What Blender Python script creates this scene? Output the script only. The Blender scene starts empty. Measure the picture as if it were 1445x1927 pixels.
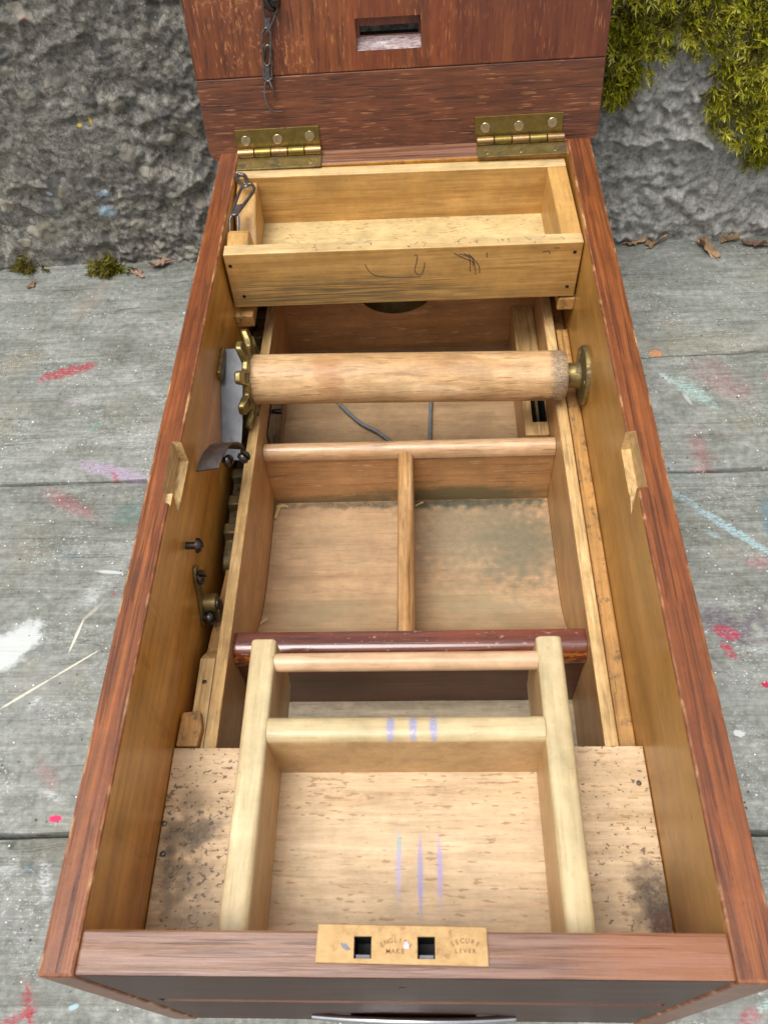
import bpy, bmesh, math, random
import numpy as np
from mathutils import Vector, Matrix, Euler

random.seed(7)
rng = np.random.default_rng(11)
scene = bpy.context.scene
COL = scene.collection
R = math.radians

# ------------------------------------------------------------------ camera
cam_d = bpy.data.cameras.new('camera')
cam = bpy.data.objects.new('camera', cam_d)
COL.objects.link(cam)
cx, cu, cf = (0.998499, 0.013881, -0.052984), (0.019245, 0.816751, 0.576669), (-0.05128, 0.576823, -0.815258)
cam.matrix_world = Matrix(((cx[0], cu[0], -cf[0], 0.01102), (cx[1], cu[1], -cf[1], -0.03239),
                           (cx[2], cu[2], -cf[2], 0.4964), (0, 0, 0, 1)))
cam_d.sensor_fit = 'VERTICAL'
cam_d.sensor_height = 36.0
cam_d.lens = 1564.64 * 36.0 / 1927.0
cam_d.clip_start = 0.01
cam_d.clip_end = 200
cam_d.dof.use_dof = True
cam_d.dof.focus_distance = 0.52
cam_d.dof.aperture_fstop = 26.0
scene.camera = cam

# ------------------------------------------------------------------ sky, sun, exposure (soft overcast daylight)
SUN_EL, SUN_AZ = 72.0, 222.0          # azimuth: direction the light comes from, degrees clockwise from +Y
world = bpy.data.worlds.new('World')
scene.world = world
world.use_nodes = True
wn = world.node_tree
sky = wn.nodes.new('ShaderNodeTexSky')
sky.sky_type = 'NISHITA'
sky.sun_disc = False
sky.sun_elevation = R(SUN_EL)
sky.sun_rotation = R(SUN_AZ)
sky.air_density = 1.0
sky.dust_density = 4.0
sky.ozone_density = 1.0
hs = wn.nodes.new('ShaderNodeHueSaturation')      # overcast: the cloud layer takes the blue out
hs.inputs['Saturation'].default_value = 0.14
bg = wn.nodes['Background']
bg.inputs['Strength'].default_value = 0.105
wn.links.new(sky.outputs['Color'], hs.inputs['Color'])
wn.links.new(hs.outputs['Color'], bg.inputs['Color'])
sun_d = bpy.data.lights.new('sun', 'SUN')
sun_d.energy = 1.5
sun_d.angle = R(34)
sun_d.color = (1.0, 0.96, 0.9)
sun = bpy.data.objects.new('sun', sun_d)
COL.objects.link(sun)
az, el = R(SUN_AZ), R(SUN_EL)
to_sun = Vector((math.sin(az) * math.cos(el), math.cos(az) * math.cos(el), math.sin(el)))
sun.rotation_euler = to_sun.to_track_quat('Z', 'Y').to_euler()
sun.location = to_sun * 3
scene.view_settings.view_transform = 'Standard'
scene.view_settings.look = 'None'
scene.view_settings.gamma = 1.0
scene.view_settings.use_curve_mapping = False
scene.view_settings.exposure = 0.76


# ------------------------------------------------------------------ material helpers
class G:
    """small node-graph builder"""
    def __init__(self, name):
        self.m = bpy.data.materials.new(name)
        self.m.use_nodes = True
        self.nt = self.m.node_tree
        self.b = self.nt.nodes['Principled BSDF']
        self.tc = self.nt.nodes.new('ShaderNodeTexCoord')
        self.obj = self.tc.outputs['Object']

    def n(self, t):
        return self.nt.nodes.new(t)

    def put(self, sock, v):
        if isinstance(v, bpy.types.NodeSocket):
            self.nt.links.new(v, sock)
        elif isinstance(v, (tuple, list)) and len(v) == 3 and sock.type == 'RGBA':
            sock.default_value = (*v, 1)
        else:
            sock.default_value = v

    def scale(self, vec, s, loc=(0, 0, 0)):
        k = self.n('ShaderNodeMapping')
        self.put(k.inputs['Vector'], vec)
        k.inputs['Scale'].default_value = s
        k.inputs['Location'].default_value = loc
        return k.outputs[0]

    def noise(self, vec, scale=1.0, detail=3.0, rough=0.55, dist=0.0, col=False):
        k = self.n('ShaderNodeTexNoise')
        self.put(k.inputs['Vector'], vec)
        k.inputs['Scale'].default_value = scale
        k.inputs['Detail'].default_value = detail
        k.inputs['Roughness'].default_value = rough
        k.inputs['Distortion'].default_value = dist
        return k.outputs['Color' if col else 'Fac']

    def vor(self, vec, scale=1.0, feature='F1', out='Distance', rnd=1.0):
        k = self.n('ShaderNodeTexVoronoi')
        k.feature = feature
        self.put(k.inputs['Vector'], vec)
        k.inputs['Scale'].default_value = scale
        k.inputs['Randomness'].default_value = rnd
        return k.outputs[out]

    def ramp(self, fac, stops, interp='LINEAR'):
        k = self.n('ShaderNodeValToRGB')
        k.color_ramp.interpolation = interp
        e = k.color_ramp.elements
        while len(e) < len(stops):
            e.new(0.5)
        for i, (p, c) in enumerate(stops):
            e[i].position = p
            e[i].color = (*c, 1)
        self.put(k.inputs[0], fac)
        return k.outputs[0]

    def rng(self, v, a, b, c=0.0, d=1.0, smooth=True):
        k = self.n('ShaderNodeMapRange')
        k.interpolation_type = 'SMOOTHSTEP' if smooth else 'LINEAR'
        self.put(k.inputs[0], v)
        for i, x in enumerate((a, b, c, d)):
            self.put(k.inputs[1 + i], x)
        return k.outputs[0]

    def math(self, op, a, b=0.0, clamp=False):
        k = self.n('ShaderNodeMath')
        k.operation = op
        k.use_clamp = clamp
        self.put(k.inputs[0], a)
        self.put(k.inputs[1], b)
        return k.outputs[0]

    def mix(self, fac, a, b, blend='MIX'):
        k = self.n('ShaderNodeMix')
        k.data_type = 'RGBA'
        k.blend_type = blend
        k.clamp_factor = True
        self.put(k.inputs[0], fac)
        self.put(k.inputs[6], a)
        self.put(k.inputs[7], b)
        return k.outputs[2]

    def vm(self, op, a, b):
        k = self.n('ShaderNodeVectorMath')
        k.operation = op
        self.put(k.inputs[0], a)
        self.put(k.inputs[1], b)
        return k.outputs['Value' if op in ('LENGTH', 'DISTANCE') else 'Vector']

    def sep(self, v):
        k = self.n('ShaderNodeSeparateXYZ')
        self.put(k.inputs[0], v)
        return k.outputs

    def blob(self, c, radii, rot=0.0, amp=0.6, nscale=None, soft=0.25, wob=None, axis='Z'):
        """irregular patch of stain: 1 inside an ellipsoid whose edge is broken up by noise"""
        v = self.vm('SUBTRACT', self.obj, tuple(c))
        if rot:
            k = self.n('ShaderNodeVectorRotate')
            k.rotation_type = axis + '_AXIS'
            self.put(k.inputs['Vector'], v)
            k.inputs['Angle'].default_value = -rot
            v = k.outputs[0]
        v = self.vm('MULTIPLY', v, tuple(1.0 / r for r in radii))
        d = self.vm('LENGTH', v, (0, 0, 0))
        ns = nscale or 2.2 / min(radii)
        nz = self.noise(wob or self.obj, ns, 4.0, 0.65)
        d = self.math('ADD', d, self.math('MULTIPLY', self.math('SUBTRACT', nz, 0.5), amp * 2))
        return self.rng(d, 1.0 - soft, 1.0 + soft, 1.0, 0.0)

    def bump(self, h, strength=0.3, dist=0.001, normal=None):
        k = self.n('ShaderNodeBump')
        k.inputs['Strength'].default_value = strength
        k.inputs['Distance'].default_value = dist
        self.put(k.inputs['Height'], h)
        if normal is not None:
            self.put(k.inputs['Normal'], normal)
        return k.outputs[0]

    def out(self, col, rough, metal=0.0, normal=None, spec=0.5, coat=0.0, coat_rough=0.15):
        b = self.b.inputs
        self.put(b['Base Color'], col)
        self.put(b['Roughness'], rough)
        self.put(b['Metallic'], metal)
        b['Specular IOR Level'].default_value = spec
        if not isinstance(coat, (int, float)) or coat > 0:
            self.put(b['Coat Weight'], coat)
            b['Coat Roughness'].default_value = coat_rough
        if normal is not None:
            self.put(b['Normal'], normal)
        return self.m


def axvec(axis, along, across):
    return tuple(along if a == axis else across for a in 'xyz')


def wood(name, stops, axis='y', fa=140, fl=5, fine=0.35, pores=0.5, pore_f=(900, 45), pore_t=0.62, pore_col=None,
         flecks=0.0, fleck_col=(0.6, 0.3, 0.1), blotch=None, rough=0.45, coat=0.0, coat_rough=0.18, bump=0.25,
         off=(0, 0, 0), extra=None, spec=0.5, rings=0.0, wear=0.5, fmax=520):
    g = G(name)
    base = g.noise(g.scale(g.obj, axvec(axis, fl, fa), off), 1.0, 4, 0.6, 0.6)
    col = g.ramp(g.rng(base, 0.25, 0.75, 0, 1, False), stops)
    if rings:
        w = g.n('ShaderNodeTexWave')
        w.wave_type = 'BANDS'
        w.bands_direction = 'DIAGONAL'
        g.put(w.inputs['Vector'], g.scale(g.obj, axvec(axis, fl * .4, fa * .35), off))
        w.inputs['Scale'].default_value = 0.7
        w.inputs['Distortion'].default_value = 5.0
        w.inputs['Detail'].default_value = 3
        w.inputs['Detail Scale'].default_value = 0.6
        col = g.mix(g.math('MULTIPLY', g.rng(w.outputs['Fac'], 0.55, 1.0), rings), col, stops[0][1])
    fn = g.noise(g.scale(g.obj, axvec(axis, fl * 3.5, min(fa * 4, fmax)), off), 1.0, 3, 0.75)
    k = g.rng(fn, 0.3, 0.7, 1.0 - fine, 1.0 + fine * .6, False)
    col = g.vm('MULTIPLY', col, g_comb(g, k))
    pn = g.noise(g.scale(g.obj, axvec(axis, pore_f[1], pore_f[0]), off), 1.0, 2, 0.5)
    pm = g.rng(pn, pore_t, pore_t + 0.06)
    if pores:
        col = g.mix(g.math('MULTIPLY', pm, pores), col, pore_col or tuple(c * .35 for c in stops[0][1]))
    low = g.noise(g.vm('ADD', g.obj, (off[0] * .1 + .3, .2, .7)), 48, 6, .72)
    col = g.vm('MULTIPLY', col, g_comb(g, g.rng(low, .32, .68, 1 - .42 * wear, 1 + .30 * wear, False)))
    sp = g.noise(g.scale(g.obj, axvec(axis, 320, 620)), 1, 2, .6)
    col = g.mix(g.math('MULTIPLY', g.rng(sp, .69, .74), wear * .8), col, tuple(c * .28 for c in stops[0][1]))
    if flecks:
        f2 = g.noise(g.scale(g.obj, axvec(axis, pore_f[1] * 2.2, pore_f[0] * 1.7), (3, 5, 7)), 1.0, 2, 0.5)
        lm = g.rng(g.noise(g.obj, 38, 2), 0.36, 0.60)
        col = g.mix(g.math('MULTIPLY', g.math('MULTIPLY', g.rng(f2, 0.60, 0.65), lm), flecks), col, fleck_col)
    if blotch:
        bcol, bs, amt, thr = blotch
        bn = g.noise(g.scale(g.obj, axvec(axis, bs * .5, bs), off), 1.0, 4, 0.6)
        col = g.mix(g.math('MULTIPLY', g.rng(bn, thr, thr + 0.25), amt), col, bcol)
    rg = rough
    if extra:
        col, rg = extra(g, col, rough)
    h = g.math('SUBTRACT', g.math('ADD', g.math('MULTIPLY', fn, 0.6), g.math('MULTIPLY', low, 0.8)), g.math('MULTIPLY', pm, 0.5))
    return g.out(col, rg, 0.0, g.bump(h, bump, 0.0004), spec, coat, coat_rough)


def g_comb(g, k):
    c = g.n('ShaderNodeCombineXYZ')
    for i in range(3):
        g.put(c.inputs[i], k)
    return c.outputs[0]


# ------------------------------------------------------------------ mesh helpers
class MB:
    def __init__(self):
        self.v, self.f, self.mi = [], [], []

    def add(self, verts, faces, mi=0):
        o = len(self.v)
        self.v += [tuple(p) for p in verts]
        self.f += [tuple(i + o for i in f) for f in faces]
        self.mi += [mi] * len(faces)
        return self

    def box(self, x0, x1, y0, y1, z0, z1, mi=0):
        p = [(x, y, z) for x in (x0, x1) for y in (y0, y1) for z in (z0, z1)]
        return self.add(p, [(0, 1, 3, 2), (4, 6, 7, 5), (0, 4, 5, 1), (2, 3, 7, 6), (0, 2, 6, 4), (1, 5, 7, 3)], mi)

    def prism(self, prof, axis, a, b, mi=0):
        """profile polygon extruded along an axis; the profile gives the two other coordinates in xyz order"""
        n = len(prof)

        def P(t, p):
            return {'x': (t, p[0], p[1]), 'y': (p[0], t, p[1]), 'z': (p[0], p[1], t)}[axis]
        vs = [P(a, p) for p in prof] + [P(b, p) for p in prof]
        fs = [tuple(range(n)), tuple(range(2 * n - 1, n - 1, -1))]
        fs += [(i, n + i, n + (i + 1) % n, (i + 1) % n) for i in range(n)]
        return self.add(vs, fs, mi)

    def lathe(self, prof, p0, direction, n=40, mi=0):
        """prof: (distance along, radius)"""
        d = Vector(direction).normalized()
        u = d.orthogonal().normalized()
        w = d.cross(u)
        p0 = Vector(p0)
        vs, fs = [], []
        for t, r in prof:
            for i in range(n):
                a = 2 * math.pi * i / n
                vs.append(p0 + d * t + (u * math.cos(a) + w * math.sin(a)) * max(r, 1e-6))
        for j in range(len(prof) - 1):
            for i in range(n):
                fs.append((j * n + i, j * n + (i + 1) % n, (j + 1) * n + (i + 1) % n, (j + 1) * n + i))
        fs.append(tuple(range(n - 1, -1, -1)))
        fs.append(tuple((len(prof) - 1) * n + i for i in range(n)))
        return self.add(vs, fs, mi)

    def tube(self, path, r, n=8, closed=False, flat=1.0, up=(0, 0, 1), mi=0):
        pts = [Vector(p) for p in path]
        m = len(pts)
        vs, fs = [], []
        for i, p in enumerate(pts):
            if closed:
                t = pts[(i + 1) % m] - pts[i - 1]
            else:
                t = pts[min(i + 1, m - 1)] - pts[max(i - 1, 0)]
            t.normalize()
            w = Vector(up) - t * t.dot(Vector(up))
            w = w.normalized() if w.length > 1e-4 else t.orthogonal().normalized()
            u = t.cross(w)
            for k in range(n):
                a = 2 * math.pi * k / n
                vs.append(p + u * math.cos(a) * r + w * math.sin(a) * r * flat)
        for i in range(m if closed else m - 1):
            j = (i + 1) % m
            for k in range(n):
                fs.append((i * n + k, i * n + (k + 1) % n, j * n + (k + 1) % n, j * n + k))
        if not closed:
            fs.append(tuple(range(n - 1, -1, -1)))
            fs.append(tuple((m - 1) * n + k for k in range(n)))
        return self.add(vs, fs, mi)

    def sheet(self, path, w0, w1, thick, axis='x', mi=0):
        """strip of sheet metal: path in the plane across the axis, extruded from w0 to w1, with thickness"""
        pts = [Vector((p[0], p[1], 0)) for p in path]
        off = []
        for i, p in enumerate(pts):
            t = (pts[min(i + 1, len(pts) - 1)] - pts[max(i - 1, 0)]).normalized()
            off.append(Vector((-t.y, t.x, 0)) * thick)
        prof = [(p.x, p.y) for p in pts] + [(p.x + o.x, p.y + o.y) for p, o in reversed(list(zip(pts, off)))]
        n = len(pts)

        def P(t, p):
            return {'x': (t, p[0], p[1]), 'y': (p[0], t, p[1]), 'z': (p[0], p[1], t)}[axis]
        m = len(prof)
        vs = [P(w0, p) for p in prof] + [P(w1, p) for p in prof]
        fs = [(i, m + i, m + (i + 1) % m, (i + 1) % m) for i in range(m)]
        for s in (0, m):
            for i in range(n - 1):
                fs.append((s + i, s + i + 1, s + m - 2 - i, s + m - 1 - i))
        return self.add(vs, fs, mi)

    def build(self, name, mats, parent=None, bevel=0.0, seg=2, smooth=0, bevel_mat=None, xf=None):
        me = bpy.data.meshes.new(name)
        me.from_pydata(self.v, [], self.f)
        me.update()
        bm = bmesh.new()
        bm.from_mesh(me)
        bmesh.ops.recalc_face_normals(bm, faces=bm.faces)
        bm.to_mesh(me)
        bm.free()
        if not isinstance(mats, (list, tuple)):
            mats = [mats]
        for m in mats:
            me.materials.append(m)
        me.polygons.foreach_set('material_index', self.mi)
        o = bpy.data.objects.new(name, me)
        COL.objects.link(o)
        if parent is not None:
            o.parent = parent
        if xf is not None:
            o.matrix_basis = xf
        if smooth:
            me.polygons.foreach_set('use_smooth', [True] * len(me.polygons))
            me.set_sharp_from_angle(angle=R(smooth))
        if bevel:
            bv = o.modifiers.new('bevel', 'BEVEL')
            bv.width = bevel
            bv.segments = seg
            bv.limit_method = 'ANGLE'
            bv.angle_limit = R(40)
            if bevel_mat is not None:
                bv.material = bevel_mat
        return o


def face_mat(o, test, idx):
    for p in o.data.polygons:
        if test(p.normal, p.center):
            p.material_index = idx


def cut(o, cutters):
    """boolean the cutter meshes out of o and bake the result; the cutters are removed"""
    tmp = []
    for c in cutters:
        b = o.modifiers.new('cut', 'BOOLEAN')
        b.operation = 'DIFFERENCE'
        b.solver = 'EXACT'
        b.material_mode = 'TRANSFER'
        b.object = c
        tmp.append(b)
    dg = bpy.context.evaluated_depsgraph_get()
    dg.update()
    me = bpy.data.meshes.new_from_object(o.evaluated_get(dg))
    old = o.data
    nm = old.name
    o.modifiers.clear()
    o.data = me
    bpy.data.meshes.remove(old)
    me.name = nm
    for c in cutters:
        bpy.data.objects.remove(c)
    return o


def empty(name, loc=(0, 0, 0), rot=(0, 0, 0)):
    o = bpy.data.objects.new(name, None)
    o.empty_display_size = 0.02
    COL.objects.link(o)
    o.location = loc
    o.rotation_euler = rot
    return o


def tag(o, label=None, cat=None, kind=None, group=None):
    if label:
        o['label'] = label
    if cat:
        o['category'] = cat
    if kind:
        o['kind'] = kind
    if group:
        o['group'] = group
    return o


def smooth_path(pts, k=6, closed=False):
    """Catmull-Rom"""
    P = [Vector(p) for p in pts]
    n = len(P)
    out = []
    for i in range(n if closed else n - 1):
        if closed:
            a, b, c, d = P[i - 1], P[i], P[(i + 1) % n], P[(i + 2) % n]
        else:
            a, b, c, d = P[max(i - 1, 0)], P[i], P[i + 1], P[min(i + 2, n - 1)]
        for j in range(k):
            t = j / k
            out.append(0.5 * ((2 * b) + (c - a) * t + (2 * a - 5 * b + 4 * c - d) * t * t + (3 * b - a - 3 * c + d) * t ** 3))
    if not closed:
        out.append(P[-1])
    return out


def slot_screw(name, c, normal, r, mat, parent, ang=0.0, dome=0.0, h=0.0006, xf=None):
    """slotted screw head: two half heads on a thin disc"""
    d = Vector(normal).normalized()
    u = d.orthogonal().normalized()
    u = Matrix.Rotation(ang, 3, d) @ u
    w = d.cross(u)
    c = Vector(c)
    mb = MB()
    mb.lathe([(0, r), (h * .15, r)], c, d, 20)
    gap = r * 0.2
    rings = 4 if dome else 1
    for s in (-1, 1):
        vs, fs = [], []
        a0 = math.asin(gap / r)
        nseg = 12
        rows = []
        for j in range(rings + 1):
            t = j / rings
            rr = r * math.cos(t * 1.2) if dome else r * (1 - 0.08 * t)
            hh = h * .4 + (dome * math.sin(t * 1.2) / math.sin(1.2) if dome else h * .6 * t)
            rr = max(rr, gap * 1.3)
            aa = math.asin(min(gap / rr, 1))
            row = []
            for i in range(nseg + 1):
                a = aa + (math.pi - 2 * aa) * i / nseg
                row.append(len(vs))
                vs.append(c + d * hh + u * math.cos(a) * rr + w * math.sin(a) * rr * s)
            rows.append(row)
        for j in range(rings):
            for i in range(nseg):
                fs.append((rows[j][i], rows[j][i + 1], rows[j + 1][i + 1], rows[j + 1][i]))
            fs.append((rows[j][nseg], rows[j][0], rows[j + 1][0], rows[j + 1][nseg]))
        fs.append(tuple(rows[-1]))
        mb.add(vs, fs)
    return mb.build(name, mat, parent, smooth=35, xf=xf)

# ------------------------------------------------------------------ materials
def worn_mahogany(axis, name, off=(0, 0, 0), extra=None, tint=1.0, coat=0.3):
    return wood(name, [(0.0, (.095, .023, .008)), (.35, (.195 * tint, .052, .013)), (.7, (.25 * tint, .073, .017)), (1.0, (.31 * tint, .10, .024))], axis,
                fa=210, fl=5, fmax=820, fine=.5, pores=.6, pore_f=(620, 17), pore_t=.59, pore_col=(.065, .019, .010), blotch=((.085, .026, .016), 24, .5, .52),
                rough=.40, coat=coat, coat_rough=.26, bump=1.0, off=off, extra=extra)


def chips(*spots):
    def f(g, col, rg):
        # pale streaks paint sky sheen into the worn near left rim; old dark varnish left on the near right
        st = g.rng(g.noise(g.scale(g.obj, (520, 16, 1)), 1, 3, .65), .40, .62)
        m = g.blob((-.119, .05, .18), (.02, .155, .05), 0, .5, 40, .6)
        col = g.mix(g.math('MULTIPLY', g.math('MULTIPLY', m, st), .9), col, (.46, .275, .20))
        m = g.blob((.119, .02, .18), (.02, .055, .05), 0, .5, 45, .4)
        st2 = g.rng(g.noise(g.scale(g.obj, (60, 170, 1)), 1, 3, .6), .36, .60)
        col = g.mix(g.math('MULTIPLY', g.math('MULTIPLY', m, st2), .6), col, (.12, .045, .038))
        m = g.blob((.117, .16, .18), (.02, .12, .05), 0, .5, 40, .6)
        col = g.mix(g.math('MULTIPLY', m, .35), col, (.38, .135, .03))
        m = g.blob((-.12, .33, .18), (.02, .14, .05), 0, .5, 40, .6)
        col = g.mix(g.math('MULTIPLY', m, .25), col, (.30, .09, .018))
        for c, rad in spots:
            m = g.blob(c, rad, 0, .5, 260, .15)
            col = g.mix(m, col, (.56, .34, .15))
        return col, rg


def front_sheen_wear(g, col, rg):
    st = g.rng(g.noise(g.scale(g.obj, (14, 480, 1)), 1, 3, .65), .38, .62)
    col = g.mix(g.math('MULTIPLY', st, .5), col, (.33, .19, .145))  # pinkish sky sheen of the front rim, painted as pale streaks in worn grain
    m = g.blob((.09, .008, .18), (.03, .02, .05), 0, .6, 50, .5)
    return g.mix(g.math('MULTIPLY', m, .6), col, (.32, .115, .045)), rg
    return f


M = {}
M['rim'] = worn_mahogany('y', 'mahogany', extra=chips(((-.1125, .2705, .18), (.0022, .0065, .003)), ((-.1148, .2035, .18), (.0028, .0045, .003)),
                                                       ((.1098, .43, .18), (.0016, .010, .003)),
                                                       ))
M['rim_x'] = worn_mahogany('x', 'mahogany_front', (2, 1, 4), tint=.80, coat=.6, extra=front_sheen_wear)
M['polish'] = wood('polished_mahogany', [(0, (.035, .012, .008)), (.5, (.06, .020, .012)), (1, (.10, .034, .018))], 'x', fa=120, fl=6, fine=.3, pores=.4, rough=.5, coat=.12, coat_rough=.2, spec=.3)  # base darkened: the front face's dark reflection is put into the colour
M['worn_edge'] = wood('worn_edge', [(0, (.17, .05, .018)), (.55, (.25, .085, .03)), (.75, (.46, .25, .11)), (1, (.60, .38, .18))], 'y', fa=90, fl=45, fine=.4, rough=.6)


def lid_extra(g, col, rg):
    # scuffs and lighter worn patches around the chain, warm red streak boards
    for c, rad, rot in [((-.098, .083, 0), (.011, .010, 1), .3), ((-.067, .064, 0), (.009, .004, 1), .4), ((-.088, .066, 0), (.003, .005, 1), .2),
                        ((-.1, .056, 0), (.007, .006, 1), .2), ((-.064, .052, 0), (.005, .003, 1), .2), ((-.11, .095, 0), (.012, .006, 1), .1)]:
        m = g.blob(c, rad, rot, 1.6, 150, .7)
        st = g.rng(g.noise(g.scale(g.obj, (520, 240, 1)), 1, 3, .7), .52, .62)
        col = g.mix(g.math('MULTIPLY', g.math('MULTIPLY', m, st), .8), col, (.44, .17, .075))
    x, y, z = g.sep(g.obj)
    # glued-up boards of different tone
    for xa, xb, f, cc in ((.035, .14, .5, (.11, .024, .013)), (-.032, .002, .35, (.27, .062, .016)), (.020, .035, .35, (.26, .055, .015))):
        bm_ = g.math('MULTIPLY', g.rng(x, xa - .0015, xa + .0015), g.rng(x, xb - .0015, xb + .0015, 1, 0))
        col = g.mix(g.math('MULTIPLY', bm_, f), col, cc)
    return col, rg


LID = [(0.0, (.065, .015, .006)), (.3, (.13, .032, .010)), (.65, (.205, .056, .015)), (1.0, (.30, .095, .025))]
M['lid_v'] = wood('lid_mahogany', LID, 'y', fa=62, fl=3.2, fine=.35, pores=.4, pore_f=(520, 45), pore_t=.57, pore_col=(.03, .008, .006), flecks=.75,
                  fleck_col=(.50, .20, .065), rough=.40, coat=.35, coat_rough=.25, bump=.4, off=(1.3, 0, 0), extra=lid_extra)
M['lid_h'] = wood('lid_cleat_mahogany', [(0, (.085, .026, .012)), (.5, (.145, .044, .017)), (1, (.21, .072, .026))], 'x', fa=70, fl=6, fine=.4, pores=.45,
                  pore_f=(430, 30), pore_t=.57, pore_col=(.035, .010, .008), flecks=.5, fleck_col=(.42, .19, .08), rough=.46, coat=.25, coat_rough=.3, bump=.5)
M['slot_pale'] = wood('slot_worn_sheen_wood', [(0, (.22, .13, .12)), (.5, (.42, .32, .32)), (1, (.62, .54, .56))], 'x', fa=300, fl=60, fine=.4, pores=.8,
                      pore_f=(1400, 300), pore_t=.56, pore_col=(.09, .05, .045), rough=.5)  # worn sill with its pale violet reflection painted into the wood colour

def scuffs(g, col, rg):
    # fine pale rub marks and darker drips on the varnish
    f = g.noise(g.scale(g.obj, (300, 60, 420), (1, 4, 2)), 1, 3, .6)
    gate = g.rng(g.noise(g.vm('ADD', g.obj, (2, 5, 3)), 26, 3), .5, .65)
    col = g.mix(g.math('MULTIPLY', g.math('MULTIPLY', g.rng(f, .60, .68), gate), .45), col, (.72, .44, .15))
    d = g.noise(g.scale(g.obj, (100, 90, 14), (3, 1, 2)), 1, 4, .65)
    col = g.mix(g.math('MULTIPLY', g.rng(d, .60, .74), .45), col, (.26, .10, .015))
    s = g.noise(g.obj, 240, 2, .5)
    return g.mix(g.math('MULTIPLY', g.rng(s, .73, .77), .6), col, (.14, .06, .015)), rg


# golden varnished inner faces of the case
GOLD = [(0, (.46, .195, .030)), (.4, (.56, .255, .042)), (.75, (.63, .305, .055)), (1, (.69, .355, .078))]
M['inner_l'] = wood('golden_varnish', GOLD, 'y', fa=52, fl=3, fine=.28, pores=.4, pore_f=(420, 11), pore_t=.62, extra=scuffs, blotch=((.45, .16, .012), 14, .5, .5),
                    rough=.34, coat=.3, coat_rough=.28, bump=.06)
def inner_r_extra(g, col, rg):
    f = g.noise(g.scale(g.obj, (400, 900, 120)), 1, 2)
    m = g.math('MULTIPLY', g.rng(f, .68, .74), g.blob((.11, .36, .15), (.05, .06, .05), 0, .4, 60))
    return scuffs(g, g.mix(m, col, (.62, .38, .14)), rg)
M['inner_r'] = wood('golden_brown_varnish', [(0, (.38, .185, .036)), (.5, (.47, .235, .048)), (1, (.55, .285, .068))], 'y', fa=52, fl=3, fine=.18, pores=.12,
                    pore_f=(420, 30), pore_t=.66, rough=.36, coat=.3, coat_rough=.28, bump=.08, off=(4, 2, 1), extra=inner_r_extra)


def ply_extra(spots, strokes=(), speck=1.0, speck_scale=1.0, speck_mask=None, ledge=False):
    def f(g, col, rg):
        # beech flecks (long lens shapes along the grain) and, where asked, dark foxing on the ledges
        s = g.noise(g.scale(g.obj, (150 * speck_scale, 560 * speck_scale, 400)), 1, 2, .5)
        low = g.noise(g.obj, 34, 3, .6)
        thr = g.rng(low, .32, .68, .72, .585, False)
        if speck_mask:
            mk = g.blob(*speck_mask, amp=.5, nscale=40, soft=.6)
            thr = g.math('SUBTRACT', thr, g.math('MULTIPLY', mk, .045))
        m = g.rng(g.math('SUBTRACT', s, thr), -.005, .045)
        col = g.mix(g.math('MULTIPLY', m, .68 * speck), col, (.30, .175, .075))
        if ledge:
            x = g.math('ABSOLUTE', g.math('ADD', g.sep(g.obj)[0], .001))
            mk = g.rng(x, .070, .073)
            d = g.noise(g.scale(g.obj, (330, 430, 400), (2, 7, 1)), 1, 3, .6)
            t2 = g.rng(g.noise(g.vm('ADD', g.obj, (1, 2, 3)), 60, 3), .3, .7, .67, .555, False)
            m = g.math('MULTIPLY', g.rng(g.math('SUBTRACT', d, t2), -.01, .02), mk)
            col = g.mix(g.math('MULTIPLY', m, .9), col, (.13, .085, .05))
        for c, rad, amt, colr in spots:
            b = g.blob(c, rad, 0, 1.5, 190, .6)
            b2 = g.rng(g.noise(g.obj, 380, 5, .8), .38, .62)
            col = g.mix(g.math('MULTIPLY', g.math('MULTIPLY', b, g.math('ADD', g.math('MULTIPLY', b2, .45), .55)), amt), col, colr)
        for c, rad, amt, colr in strokes:
            b = g.blob(c, rad, 0, .35, 300, .55)
            w = g.rng(g.noise(g.scale(g.obj, (2600, 260, 1)), 1, 2), .3, .6, .45, 1)
            col = g.mix(g.math('MULTIPLY', g.math('MULTIPLY', b, w), amt), col, colr)
        return col, rg
    return f


DK = (.07, .047, .028)
M['floor'] = wood('beech_ply', [(0, (.48, .33, .185)), (.4, (.58, .42, .25)), (.75, (.66, .49, .305)), (1, (.73, .56, .36))], 'x', fa=110, fl=12, fine=.16,
                  pores=.45, pore_f=(640, 60), pore_t=.6, pore_col=(.42, .25, .12), rough=.5, coat=.08, bump=.12,
                  extra=ply_extra([((-.101, .062, .112), (.010, .008, .1), .95, DK), ((-.0905, .066, .112), (.008, .006, .1), .8, DK), ((-.104, .047, .112), (.006, .012, .1), .95, DK),
                                   ((-.096, .044, .112), (.008, .007, .1), .75, DK), ((-.0985, .078, .112), (.006, .006, .1), .6, DK), ((-.094, .03, .112), (.012, .006, .1), .55, DK),
                                   ((.1045, .040, .112), (.0075, .010, .1), 1.0, DK), ((.103, .031, .112), (.009, .007, .1), 1.0, DK), ((.0985, .046, .112), (.005, .005, .1), .7, DK),
                                   ((.0745, .0975, .112), (.0025, .003, .1), .9, DK), ((.106, .028, .112), (.006, .004, .1), 1.0, (.10, .03, .02))],
                                  [((-.0042, .0505, .112), (.0013, .0125, .1), .75, (.38, .36, .60)), ((.0052, .0465, .112), (.0011, .0145, .1), .9, (.26, .26, .58)),
                                   ((.0137, .0490, .112), (.0012, .0125, .1), .85, (.34, .29, .58)), ((-.0040, .060, .112), (.0013, .004, .1), .6, (.25, .42, .40))],
                                  speck=1.0, speck_mask=((0, .086, .112), (.07, .014, .1)), ledge=True))
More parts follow.
